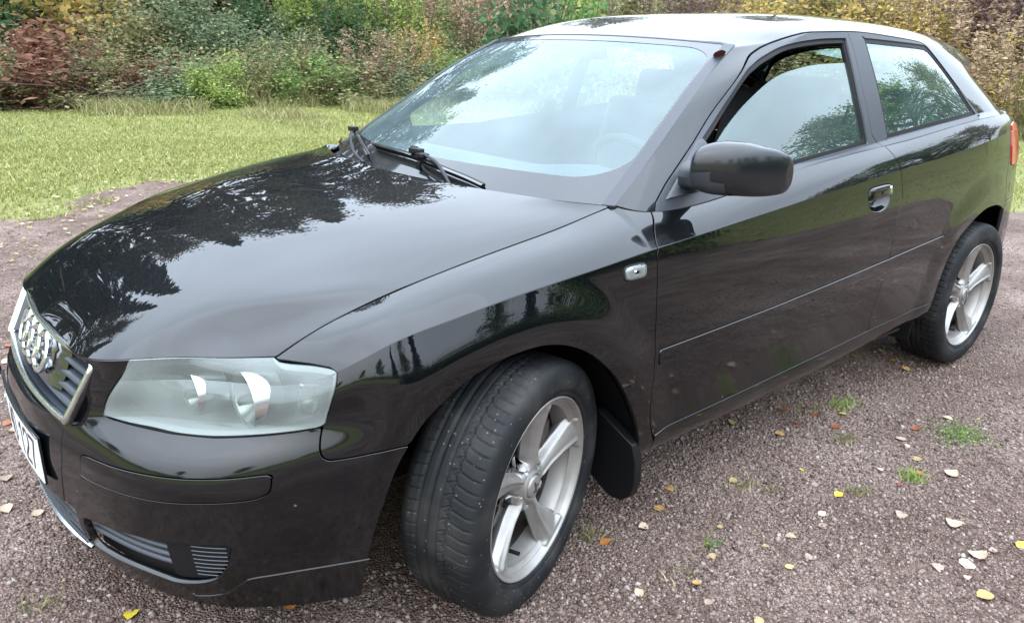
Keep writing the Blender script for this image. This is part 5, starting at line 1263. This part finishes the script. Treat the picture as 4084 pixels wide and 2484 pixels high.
named = [  # name, kind, azimuth, distance from the lot corner, width, height, label, category, flowers
 ('brush_pile','pile:rust',-98.6,17.0,2.9,1.9,'reddish brown heap of dead branches and withered leaves at the left edge of the lawn','brush pile',0),
 ('leafy_shrub','broad:darkgreen',-97.6,20.6,2.6,2.2,'dark green broad-leaved shrub in the top left corner behind the brown brush pile','shrub',0),
 ('autumn_shrub','broad:yellow',-102.2,20.2,3.0,2.6,'yellow-green autumn shrub rising behind the right end of the brown brush pile','shrub',0),
 ('autumn_shrub','bush:olive',-104.4,18.4,2.2,1.8,'olive green bush between the brown brush pile and the rusty fern patch','shrub',0),
 ('fern_patch','bush:rust',-105.6,16.9,1.5,.85,'low rusty brown fern patch left of the bright green bush','fern',0),
 ('small_bush','bush:bright',-109.6,15.9,1.35,.95,'small round bright green bush standing forward on the lawn in front of the brush','bush',0),
 ('bramble_thicket','bush:teal',-107.6,19.0,2.3,1.9,'grey-green bramble thicket behind the small bright green bush','bramble',0),
 ('bramble_thicket','bush:teal',-110.6,18.6,1.9,1.3,'low blue-green bramble thicket right behind the small bright green bush, facing the lawn','bramble',0),
 ('leafy_shrub','broad:olive',-108.2,21.6,2.6,2.5,'pale olive broad-leaved shrub high on the bank above the grey-green brambles','shrub',0),
 ('leafy_shrub','bush:darkgreen',-111.8,20.0,1.6,1.6,'compact dark green shrub half way up the bank between olive shrub and yellow sprigs','shrub',0),
 ('autumn_shrub','tree:birch',-113.4,22.0,5.0,2.6,'thin young tree with orange-yellow leaves above the dark green shrub','sapling',0),
 ('tall_weeds','weeds:bright',-116.0,20.2,2.1,2.2,'tall light green weeds with yellow flower heads at the top of the bank','weeds',1),
 ('tall_weeds','weeds:darkgreen',-117.9,19.2,2.0,2.0,'dense dark blue-green weeds just right of the yellow-flowered weeds','weeds',0),
 ('tall_weeds','weeds:bright',-120.6,19.6,2.2,2.4,'tall feathery light green weeds without flowers right of the dark clump','weeds',0),
 ('low_weeds','weeds:teal',-114.6,17.9,1.8,1.2,'low grey-green nettles in front of the yellow-flowered weeds','weeds',0),
 ('low_weeds','weeds:teal',-117.8,17.5,1.6,.9,'low grey-green nettles in front of the dark blue-green weeds','weeds',0),
 ('autumn_shrub','bush:yellow',-123.0,18.0,1.5,1.6,'mustard yellow bush close to the far edge of the windscreen','shrub',0),
 ('dry_weeds','seedy:tan',-120.3,17.6,1.9,1.3,'brown seeding weeds in front of the feathery light green ones','weeds',0),
 ('low_weeds','bush:green',-125.4,16.9,1.6,1.2,'fresh green leafy weeds touching the outline of the windscreen','weeds',0),
 ('dry_weeds','seedy:tan',-125.8,19.6,2.6,2.3,'large stand of tan willowherb above the fresh green weeds','weeds',0),
 ('dry_weeds','seedy:tan',-128.6,18.6,2.2,2.2,'stand of tan willowherb left of the big-leaved green sapling','weeds',0),
 ('broadleaf_sapling','broad:darkgreen',-131.6,15.6,2.2,2.6,'big-leaved dark green sapling standing above the front edge of the car roof','sapling',0),
 ('broadleaf_sapling','broad:green',-134.6,17.0,2.0,2.3,'mid green sapling right of the big-leaved dark one above the car roof','sapling',0),
 ('leafy_shrub','bush:olive',-138.0,19.0,2.6,2.4,'olive bush over the middle of the car roof','shrub',0),
 ('dry_weeds','seedy:purple',-141.5,19.5,2.6,2.4,'purplish brown stand of dead weeds over the middle of the car roof','weeds',0),
 ('autumn_shrub','bush:yellow',-146.5,18.4,2.8,2.4,'yellowish willow bush over the rear half of the car roof','shrub',0),
 ('leafy_shrub','bush:olive',-150.2,19.4,2.6,2.6,'dull olive willow bush right of the yellowish one above the roof','shrub',0),
 ('autumn_shrub','bush:yellow',-153.6,17.6,2.6,2.5,'yellow autumn bush behind the rear end of the car roof','shrub',0),
 ('dry_weeds','seedy:tan',-156.6,17.0,2.4,2.0,'tan dead weeds sloping down behind the rear pillar of the car','weeds',0),
 ('bare_shrub','bush:purple',-158.6,18.2,2.4,2.3,'purple-brown shrub in the top right corner behind the rear pillar','shrub',0),
 ('leafy_shrub','bush:olive',-161.2,20.5,2.6,2.6,'olive yellow shrub in the extreme top right corner','shrub',0),
 ('dry_weeds','seedy:tan',-161.0,14.8,2.2,1.6,'pale straw-coloured tall grass clump at the right edge behind the tail lamp','grass clump',0),
]
for nm, kind, az, dist, w, h, lab, cat, fl in named:
    x, y = polar(az, dist); plant(nm, kind, x, y, w, h, lab, cat, 'plants on the bank behind the lawn', fl)
# the rest of the bank: undergrowth nobody could count, merged from the same plants
def stuff_from(kinds, pts, name, lo, hi, thin=.42, seed=3):
    r = np.random.default_rng(seed); Vs = []; Fs = []; mi = []; mats = []; b = 0
    cache = {}
    for k in kinds:
        me = proto(k)[0]; v = np.zeros(len(me.vertices)*3, np.float32); me.vertices.foreach_get('co', v); cache[k] = v.reshape(-1, 4, 3)
    mats = [LM_[k.split(':')[1]] for k in kinds]
    for x, y, ki in pts:
        k = kinds[ki]; L4 = cache[k]; n = int(len(L4)*thin); sel = r.choice(len(L4), n, replace=False); q = L4[sel].copy()
        w = r.uniform(lo, hi)*r.uniform(.9, 1.25); h = r.uniform(lo, hi)*.62; q *= [w, w, h]
        grow = 1.15; c = q.mean(1, keepdims=True); q = c+(q-c)*grow
        a = r.uniform(0, 6.28); ca, sa = math.cos(a), math.sin(a); X_, Y_ = q[..., 0]*ca-q[..., 1]*sa, q[..., 0]*sa+q[..., 1]*ca; q[..., 0] = X_+x; q[..., 1] = Y_+y; q[..., 2] += float(height(x, y)[0])-.05
        Vs.append(q.reshape(-1, 3)); i = np.arange(n)*4+b; Fs.append(np.stack([np.stack([i, i+1, i+2], 1), np.stack([i, i+2, i+3], 1)], 1).reshape(-1, 3)); mi.append(np.full(2*n, ki)); b += 4*n
    o = mesh_obj(name, np.concatenate(Vs), np.concatenate(Fs), None, mats=mats, matidx=np.concatenate(mi), smooth=False); tag(o, kind='stuff'); return o
kinds = ['bush:olive', 'bush:teal', 'seedy:tan', 'bush:green', 'weeds:bright', 'bush:yellow', 'seedy:purple', 'bush:rust']
pts = []
for dist in np.arange(16.4, 24.5, 1.1):
    for az in np.arange(-172, -84, 3.5*18/dist):
        a2 = az+RNG.uniform(-1.4, 1.4); x, y = polar(a2, dist+RNG.uniform(-.4, .4))
        t = vnoise(x, y, 2.6, 11); right = a2 < -136
        if right: ki = int(np.array([2, 0, 2, 5, 6, 0, 2])[int(t*6.99)])
        else: ki = int(np.array([2, 1, 0, 3, 0, 1, 4, 7])[int(t*7.99)])
        pts.append((x, y, ki))
stuff_from(kinds, pts, 'bank_undergrowth', 1.4, 2.2, .40)
# long straw-coloured grass at the foot of the bank
def blades(pts, h, lean, mat, name, w=.006, seed=9):
    r = np.random.default_rng(seed); n = len(pts); hh = h*r.uniform(.55, 1.25, n); a = r.uniform(0, 6.28, n); l = lean*hh*r.uniform(.2, 1.3, n)
    d = np.stack([np.cos(a), np.sin(a), 0*a], 1); b = r.uniform(0, 6.28, n); wv = np.stack([np.cos(b), np.sin(b), 0*b], 1)*(w*r.uniform(.6, 1.3, n))[:, None]
    P = np.column_stack([pts, height(pts[:, 0], pts[:, 1])-.005]); mid = P+d*(l*.35)[:, None]; mid[:, 2] += hh*.6; tip = P+d*l[:, None]; tip[:, 2] += hh
    V = np.stack([P-wv, P+wv, mid+wv*.8, mid-wv*.8, tip], 1).reshape(-1, 3); i = np.arange(n)*5
    F_ = np.concatenate([np.stack([i, i+1, i+2], 1), np.stack([i, i+2, i+3], 1), np.stack([i+3, i+2, i+4], 1)]); return tag(mesh_obj(name, V, F_, mat, smooth=False), kind='stuff')
def ring_pts(n, az0, az1, d0, d1, seed, dens=None):
    r = np.random.default_rng(seed); az = np.radians(r.uniform(az0, az1, n)); d = np.sqrt(r.uniform(d0*d0, d1*d1, n)); return np.stack([OX+d*np.cos(az), OY+d*np.sin(az)], 1)
straw = leafmat('straw_grass', [(0, (0.144, 0.153, 0.049)), (.4, (0.233, 0.224, 0.085)), (.8, (0.323, 0.296, 0.135)), (1, (0.413, 0.377, 0.215))], .7, .3)
turfm = leafmat('turf_grass', [(0, (0.130, 0.161, 0.037)), (.35, (0.215, 0.243, 0.065)), (.7, (0.301, 0.306, 0.102)), (1, (0.453, 0.408, 0.193))], .7, .3)
p = ring_pts(70000, -176, -80, 11.8, 18, 21); rr_ = np.hypot(p[:, 0]-OX, p[:, 1]-OY); k = (vnoise(p[:, 0], p[:, 1], 1.1, 22)+.35*vnoise(p[:, 0], p[:, 1], .35, 23)) > .95-.10*(rr_-11.8)
p = p[k]; q_ = np.clip((np.hypot(p[:, 0]-OX, p[:, 1]-OY)-12)/4, 0, 1)
for i_, (lo_, hi_, hgt) in enumerate(((0, .35, .07), (.35, .65, .13), (.65, 1.01, .24))):
    m_ = (q_ >= lo_) & (q_ < hi_); blades(p[m_], hgt, .9, straw if i_ else leafmat('pale_grass', [(0, (0.152, 0.163, 0.051)), (.5, (0.243, 0.238, 0.091)), (1, (0.385, 0.345, 0.182))], .7, .3), 'dry_grass', .008, 60+i_)
p = ring_pts(60000, -176, -80, 15.0, 20.5, 71); k = (vnoise(p[:, 0], p[:, 1], 1.7, 72) > .40) & (np.degrees(np.arctan2(p[:, 1]-OY, p[:, 0]-OX)) < -106); blades(p[k], .50, .55, straw, 'tall_dry_grass', .009, 73)
# lawn: short turf, thicker and finer near the car
r = np.random.default_rng(31); Pt = []
for n, az0, az1, d0, d1 in ((120000, -136, -86, 6.0, 11), (90000, -136, -86, 10, 16.5), (26000, -172, -150, 6.4, 14), (16000, 110, 175, 8, 16)):
    q = ring_pts(n, az0, az1, d0, d1, int(d0*10)); dd = lot_sd(q[:, 0], q[:, 1]); Pt.append(q[(dd < .25) & (r.random(len(q)) < np.clip(-dd*1.6+.28, 0, 1)*(.35+.75*vnoise(q[:, 0], q[:, 1], .5, 8)))])
Pt = np.concatenate(Pt); blades(Pt, .045, 1.1, turfm, 'lawn_grass', .0055, 12)
# dead leaves strewn over the lawn and its edge
litter = leafmat('leaf_litter', [(0, (0.156, 0.078, 0.027)), (.3, (0.265, 0.187, 0.062)), (.6, (0.343, 0.289, 0.156)), (1, (0.468, 0.429, 0.296))], .6, .2)
q = np.concatenate([ring_pts(2600, -136, -86, 5.4, 9.5, 41), ring_pts(500, -136, -86, 9, 15, 42), ring_pts(260, -168, -150, 6, 12, 43), ring_pts(260, 120, 170, 6, 12, 44)])
d_ = lot_sd(q[:, 0], q[:, 1]); k = (d_ < .25) | (RNG.random(len(q)) < .35); q = np.concatenate([q[k], np.stack([RNG.uniform(-1.5, 2.2, 260), RNG.uniform(-5, -2.2, 260)], 1)]); V, F_ = leaf_cloud(np.column_stack([q, height(q[:, 0], q[:, 1])+.018]), RNG.uniform(.020, .042, len(q)), 1.3, 0, 44)
V = V.reshape(-1, 4, 3); c = V[:, :1]; V = c+(V-c)*[1, 1, .35]; tag(mesh_obj('leaf_litter', V.reshape(-1, 3), F_, litter, smooth=False), kind='stuff')
# trees on the bank, mirrored in bonnet and glass
trees = [('spruce_tree','spruce:spruce',-80,23,13.0,'tall dark spruce','spruce tree'),('spruce_tree','spruce:spruce',-87,21,12.2,'','spruce tree'),('birch_tree','tree:birch',-93,24,10.0,'','birch tree'),('spruce_tree','spruce:spruce',-99,25,13.4,'','spruce tree'),('birch_tree','tree:birch',-105,23,11.2,'','birch tree'),('spruce_tree','spruce:spruce',-111,26,12.6,'','spruce tree'),('birch_tree','tree:birch',-118,25,9.6,'','birch tree'),('spruce_tree','spruce:spruce',-124,29,9.5,'','spruce tree'),('birch_tree','tree:birch',-72,23,11,'','birch tree'),('spruce_tree','spruce:spruce',-64,25,12,'','spruce tree'),('birch_tree','tree:birch',-55,26,7,'','birch tree'),
 ('birch_tree','tree:olive',-134,30,6.5,'','birch tree'),('birch_tree','tree:olive',-147,31,6.0,'','birch tree'),
 ('birch_tree','tree:olive',172,22,7.2,'','birch tree'),('broadleaf_tree','tree:green',164,20,6.6,'','tree'),('broadleaf_tree','tree:olive',157,22,6.0,'','tree'),('broadleaf_tree','tree:green',150,20,4.8,'','tree'),('birch_tree','tree:olive',143,21,4.4,'','birch tree'),('broadleaf_tree','tree:green',136,22,4.8,'','tree'),('spruce_tree','spruce:spruce',128,24,5.5,'','spruce tree'),('broadleaf_tree','tree:green',119,22,5.2,'','tree'),('spruce_tree','spruce:spruce',104,22,8.6,'','spruce tree'),('broadleaf_tree','tree:olive',95,21,6.5,'','tree'),('spruce_tree','spruce:spruce',84,22,7.6,'','spruce tree'),('broadleaf_tree','tree:green',70,22,6.0,'','tree'),('broadleaf_tree','tree:green',52,26,5,'','tree'),('broadleaf_tree','tree:green',30,28,4.5,'','tree'),('broadleaf_tree','tree:green',2,30,4.5,'','tree'),('broadleaf_tree','tree:olive',-30,27,5,'','tree')]
for i, (nm, kind, az, dist, h, lab, cat) in enumerate(trees):
    x, y = polar(az, dist); w = h*(1.15 if 'spruce' in kind else 1.0)
    what = {'spruce_tree': 'dark spruce', 'birch_tree': 'brown-leaved birch' if 'birch' in kind else 'olive-leaved birch', 'broadleaf_tree': 'green broad-leaved tree'}[nm]
    where = 'on the bank in front of the car' if -130 < az < -60 else ('on the bank behind the car roof' if az <= -130 else ('behind the gravel lot on the open side of the car' if az > 60 else 'beyond the nose of the car'))
    plant(nm, kind, x, y, w, h, what+' '+where, cat, 'trees round the clearing', names=TREE)
pts = []
for az in np.arange(-76, 178, 4.6):
    for dist in ((19, 21.5, 24) if az > 60 else (23, 26)): x, y = polar(az+RNG.uniform(-1.5, 1.5), dist); pts.append((x, y, int(RNG.choice([0, 3, 3, 1, 0, 5]))))
stuff_from(kinds, pts, 'hedge_undergrowth', 2.2, 3.2, .10, 5)
pts = [(*polar(az+RNG.uniform(-1, 1), d_), int(RNG.integers(0, 3))) for d_ in (10.2, 12.2) for az in np.arange(96, 150, 6.0)]
stuff_from(['bush:darkgreen', 'bush:spruce', 'bush:green'], pts, 'thicket', 3.0, 4.0, .22, 6)
# plank and sticks at the foot of the brush pile
def at_ground(x, y, dz=0): return (x, y, float(height(x, y)[0])+dz)
MBp = MB().box((0, 0, 0), (1.0, .16, .035)); o = MBp.build('plank', simple('weathered_wood', (.46, .42, .38), .8, var=.2, scale=8), bevel=.004); o.location = at_ground(-1.55, -15.0, .14); o.rotation_euler = (.1, .13, .35); tag(o, 'short weathered grey plank lying at the foot of the brown brush pile', 'plank')
for i, (x, y, a, l, lab) in enumerate([(-2.35, -14.75, 1.0, 1.3, 'bare forked stick leaning out of the right end of the brown brush pile'), (-2.9, -14.6, .2, 1.2, 'grey fallen branch lying on the grass right of the weathered plank')]):
    p0 = np.array(at_ground(x, y, .05)); d = np.array([math.cos(a), math.sin(a), .35 if i == 0 else .06]); s_ = np.array([-math.sin(a), math.cos(a), .2])
    mb = MB().tube([p0, p0+d*l*.4+s_*.05, p0+d*l*.75-s_*.03, p0+d*l], [.028, .024, .016, .008], 7).tube([p0+d*l*.4+s_*.04, p0+d*l*.6+s_*.25, p0+d*l*.8+s_*.5], [.016, .011, .005], 6)
    tag(mb.build('fallen_branch', simple('dead_wood', (.26, .20, .16), .8, var=.25, scale=12)), lab, 'branch')
# ------------------------------------------------------------------ fallen leaves on the gravel, one by one
def leaf_mesh(seed, shape='ovate'):
    r = np.random.default_rng(seed); n = 9; t = np.linspace(0, 1, n); w = .42*np.sin(np.pi*t**.78)**.85*(1+.0*t)
    if shape == 'heart': w = .50*np.sin(np.pi*t**.55)**.8
    w *= 1+.10*((np.arange(n) % 2)-.5); V = []; bend = r.uniform(-.5, .7); fold = r.uniform(.05, .38); tw = r.uniform(-.3, .3)
    for i in range(n):
        x = t[i]-.5; z = bend*x*x+.02; V += [(x, -w[i], z+fold*w[i]+tw*x*w[i]), (x, 0, z-.02), (x, w[i], z+fold*w[i]-tw*x*w[i])]
    F_ = []
    for i in range(n-1):
        for k in (0, 1): a = i*3+k; F_.append((a, a+1, a+4, a+3))
    b = len(V); V += [(-.5, -.008, .02), (-.5, .008, .02), (-.78, .006, .05), (-.78, -.006, .05)]; F_.append((b, b+1, b+2, b+3))
    return V, F_
LC = {'cream': (.56, .42, .29), 'beige': (.40, .28, .21), 'ochre': (.50, .30, .09), 'orange': (.52, .21, .04), 'rust': (.33, .095, .03), 'yellow': (.72, .55, .03), 'tan': (.46, .33, .15), 'red': (.27, .05, .03), 'lemon': (.66, .60, .22)}
LMAT = {k: simple('dead_leaf_'+k, tuple(q*.62 for q in v), .55, var=.22, scale=9, bump=.2) for k, v in LC.items()}
LME = {}
def fallen(x, y, col, size, label, shape='ovate', dz=0, rot=None, group='fallen leaves on the gravel'):
    sd = int(RNG.integers(0, 5)); k = (col, shape, sd)
    if k not in LME:
        V, F_ = leaf_mesh(sd+(50 if shape == 'heart' else 0), shape); o = mesh_obj('fallen_leaf', V, F_, LMAT[col]); LME[k] = o.data
    else: o = bpy.data.objects.new('fallen_leaf', LME[k]); S.collection.objects.link(o)
    o.location = (x, y, float(height(x, y)[0])+.004+dz); o.scale = (size,)*3; o.rotation_euler = (RNG.uniform(-.2, .2), RNG.uniform(-.25, .15), RNG.uniform(0, 6.28) if rot is None else rot)
    tag(o, label, 'leaf', group); return o
A_ = [((-1.257,.607),'tan',.045,'tan leaf just outside the sill below the middle of the door'),((-1.319,.765),'ochre',.05,'ochre folded leaf on the gravel beside the rear half of the door'),((-.722,.76),'ochre',.042,'ochre leaf on dark gravel right of the mud flap'),((-.609,.816),'ochre',.045,'ragged yellow-ochre leaf below the mud flap on the right'),((-.496,.852),'cream',.042,'cream leaf on the gravel nearest behind the front tyre'),((-.364,.833),'orange',.046,'curled orange leaf lying beside the front tyre'),((-.276,1.033),'cream',.036,'small cream leaf near the bottom edge right of the front tyre'),((-.414,1.108),'ochre',.036,'brown-ochre leaf stuck upright near the bottom middle of the gravel'),((-.541,1.06),'tan',.030,'small pale orange leaf in the bare gravel right of the front wheel'),((-.797,1.137),'cream',.040,'pointed cream leaf in the centre of the open gravel'),((-.973,1.132),'cream',.034,'whitish leaf above the pointed cream one'),((-1.116,1.106),'yellow',.040,'bright yellow leaf on the open gravel'),((-1.162,.949),'yellow',.022,'tiny yellow leaf above the bright yellow one'),((-.921,.857),'tan',.040,'tan leaf beside a tuft of dry grass near the car'),((-.671,1.213),'lemon',.030,'small pale yellow leaf in the lower gravel'),((-1.158,1.28),'beige',.050,'oblong beige leaf left of the large cream leaf'),((-1.232,1.398),'cream',.058,'large oval cream leaf at the right side of the gravel'),((-1.131,1.504),'cream',.062,'large heart-shaped cream leaf near the right edge'),((-1.072,1.501),'cream',.052,'cream leaf overlapping the large heart-shaped one'),((-.989,1.46),'beige',.045,'beige leaf left of the overlapping cream pair'),((-.964,1.589),'ochre',.055,'curled two-tone ochre leaf in the lower right corner'),((-1.959,1.075),'cream',.050,'upright cream leaf above the green weed patch'),((-1.64,1.05),'cream',.044,'narrow cream leaf left of the green weed patch'),((-1.571,.754),'rust',.044,'rust-red leaf beside the yellow-green tuft'),((-1.535,.858),'rust',.042,'rust-red leaf below the yellow-green tuft'),((-1.453,.758),'rust',.038,'rust-brown leaf closest to the sill'),((-1.767,1.044),'rust',.046,'rusty leaf partly under a beige one near the green weed patch'),((-1.436,1.201),'orange',.045,'orange-brown leaf touching the bright green grass tuft'),((-1.326,1.197),'red',.030,'small dark red leaf left of the bright green grass tuft'),((-1.527,1.271),'cream',.062,'wide cream leaf right of the bright green grass tuft'),((-1.539,1.154),'tan',.042,'curled brown and cream leaf above the bright green grass tuft'),((-1.279,1.564),'yellow',.044,'yellow leaf at the right edge of the picture'),((-1.66,.815),'yellow',.034,'yellow leaf in the yellow-green tuft'),((-1.518,.663),'rust',.036,'rust-coloured leaf in the shade of the sill'),((-.428,1.282),'tan',.034,'pale orange leaf cut by the bottom edge of the picture'),((-.673,.988),'tan',.028,'pale orange leaf right of the front wheel rim'),
 ((.745,.342),'yellow',.050,'bright yellow leaf lying under the front bumper'),((.433,.54),'orange',.044,'orange-brown leaf in the shade under the bumper corner'),((.903,-.332),'cream',.055,'cream leaf at the left picture edge beside the bumper'),((.836,-.255),'cream',.042,'cream leaf between the left edge and the bumper'),((.876,-.52),'beige',.055,'beige leaf at the left edge below the number plate'),((-2.273,.545),'ochre',.052,'ochre leaf in front of the rear tyre under the sill'),((-2.428,.584),'tan',.045,'tan leaf between the sill and the rear tyre'),((-2.358,.669),'ochre',.042,'ochre leaf just in front of the rear tyre tread'),((-2.3,.756),'ochre',.055,'ochre leaf lying beside the lower edge of the rear tyre'),((.806,-.947),'rust',.055,'rust-brown leaf left of the number plate'),((.801,-.865),'tan',.050,'tan leaf left of the number plate below the rust-brown one'),((.726,-1.57),'cream',.055,'cream leaf at the left edge beside the grille')]
for (x, y), col, sz, lab in A_: fallen(x, y, col, sz*.82, lab, 'heart' if 'heart' in lab or 'oval' in lab else 'ovate')
r = np.random.default_rng(77)
for i in range(56):
    if i < 36: x, y = r.uniform(-3.6, -.3), r.uniform(.95, 2.0)
    else: x, y = r.uniform(-.2, 1.2), r.uniform(-4.2, -1.0)
    col = r.choice(['beige', 'beige', 'tan', 'cream']); right = y > 0
    if not right: col = r.choice(['cream', 'tan', 'cream', 'rust'])
    fallen(x, y, col, r.uniform(.018, .032) if right else r.uniform(.032, .048), 'small faded leaf among the gravel to the right of the car' if right else 'faded leaf scattered on the gravel left of the nose', group='faded leaves right of the car' if right else 'faded leaves left of the car')
# leaves caught on the car
o = fallen(0, 0, 'rust', .050, 'rust-brown leaf stuck to the tread of the front tyre', dz=0, group='leaves caught on the car'); LEAF_TYRE = o
o.location = (.205, .800, .500); o.rotation_euler = (1.2, .5, 1.0)
o = fallen(0, 0, 'red', .045, 'shrivelled red-brown leaf caught in the top corner of the windscreen', group='leaves caught on the car'); o.location = (-.985, .588, 1.287); o.rotation_euler = (.2, -.6, .8)
o = fallen(0, 0, 'orange', .040, 'orange leaf wedged in the scuttle at the far end of the bonnet', group='leaves caught on the car'); o.location = (-.405, -.690, .935); o.rotation_euler = (1.2, .1, .8)
# ------------------------------------------------------------------ weeds in the gravel
def tuft(x, y, n, h, spread, mat, label, lean=.9, w=.0022, seed=1, broad=False):
    r = np.random.default_rng(seed); p = np.stack([x+r.normal(0, spread, n), y+r.normal(0, spread*.8, n)], 1)
    if broad:
        c = np.column_stack([p, height(p[:, 0], p[:, 1])+r.uniform(.004, h, n)]); V, F_ = leaf_cloud(c, r.uniform(.004, .009, n), 1.4, 0, seed); o = mesh_obj('weed_tuft', V, F_, mat, smooth=False)
    else: o = blades(p, h, lean, mat, 'weed_tuft', w, seed); del o['kind']
    return tag(o, label, 'weed', 'weeds growing through the gravel')
tuft(-1.844, 1.168, 520, .022, .055, LM_['green'], 'broad patch of small-leaved green weed on the gravel at the right', broad=True, seed=5)
tuft(-1.402, 1.203, 90, .035, .020, LM_['bright'], 'bright green spiky grass tuft with an orange leaf beside it', seed=6)
tuft(-1.724, .780, 90, .035, .035, LM_['bright'], 'yellow-green grass tuft beside the rust-red leaves', seed=7)
tuft(-1.46, .935, 50, .035, .018, LM_['olive'], 'small olive tuft below the yellow-green one', seed=8)
tuft(-.917, .898, 34, .030, .035, straw, 'thin straw-coloured tuft beside a tan leaf', seed=9)
tuft(-.969, .963, 34, .022, .022, LM_['olive'], 'olive-brown tuft right of the straw-coloured one', seed=10)
tuft(-1.176, 1.134, 45, .035, .024, LM_['olive'], 'low olive tuft right of the bright yellow leaf', seed=11)
tuft(-1.60, .70, 60, .028, .06, LM_['olive'], 'thin olive grass along the shade of the sill', seed=12)
tuft(.889, .176, 40, .024, .028, LM_['olive'], 'olive weed tuft under the left end of the bumper', seed=13)
tuft(-.425, 1.052, 26, .026, .022, straw, 'dry grass tuft right of the front wheel', seed=14)
tuft(-.581, 1.022, 30, .030, .014, LM_['green'], 'tiny green sprout right of the front wheel', seed=15)
tuft(-.350, .79, 40, .040, .020, LM_['olive'], 'dull tuft at the foot of the mud flap', seed=16)
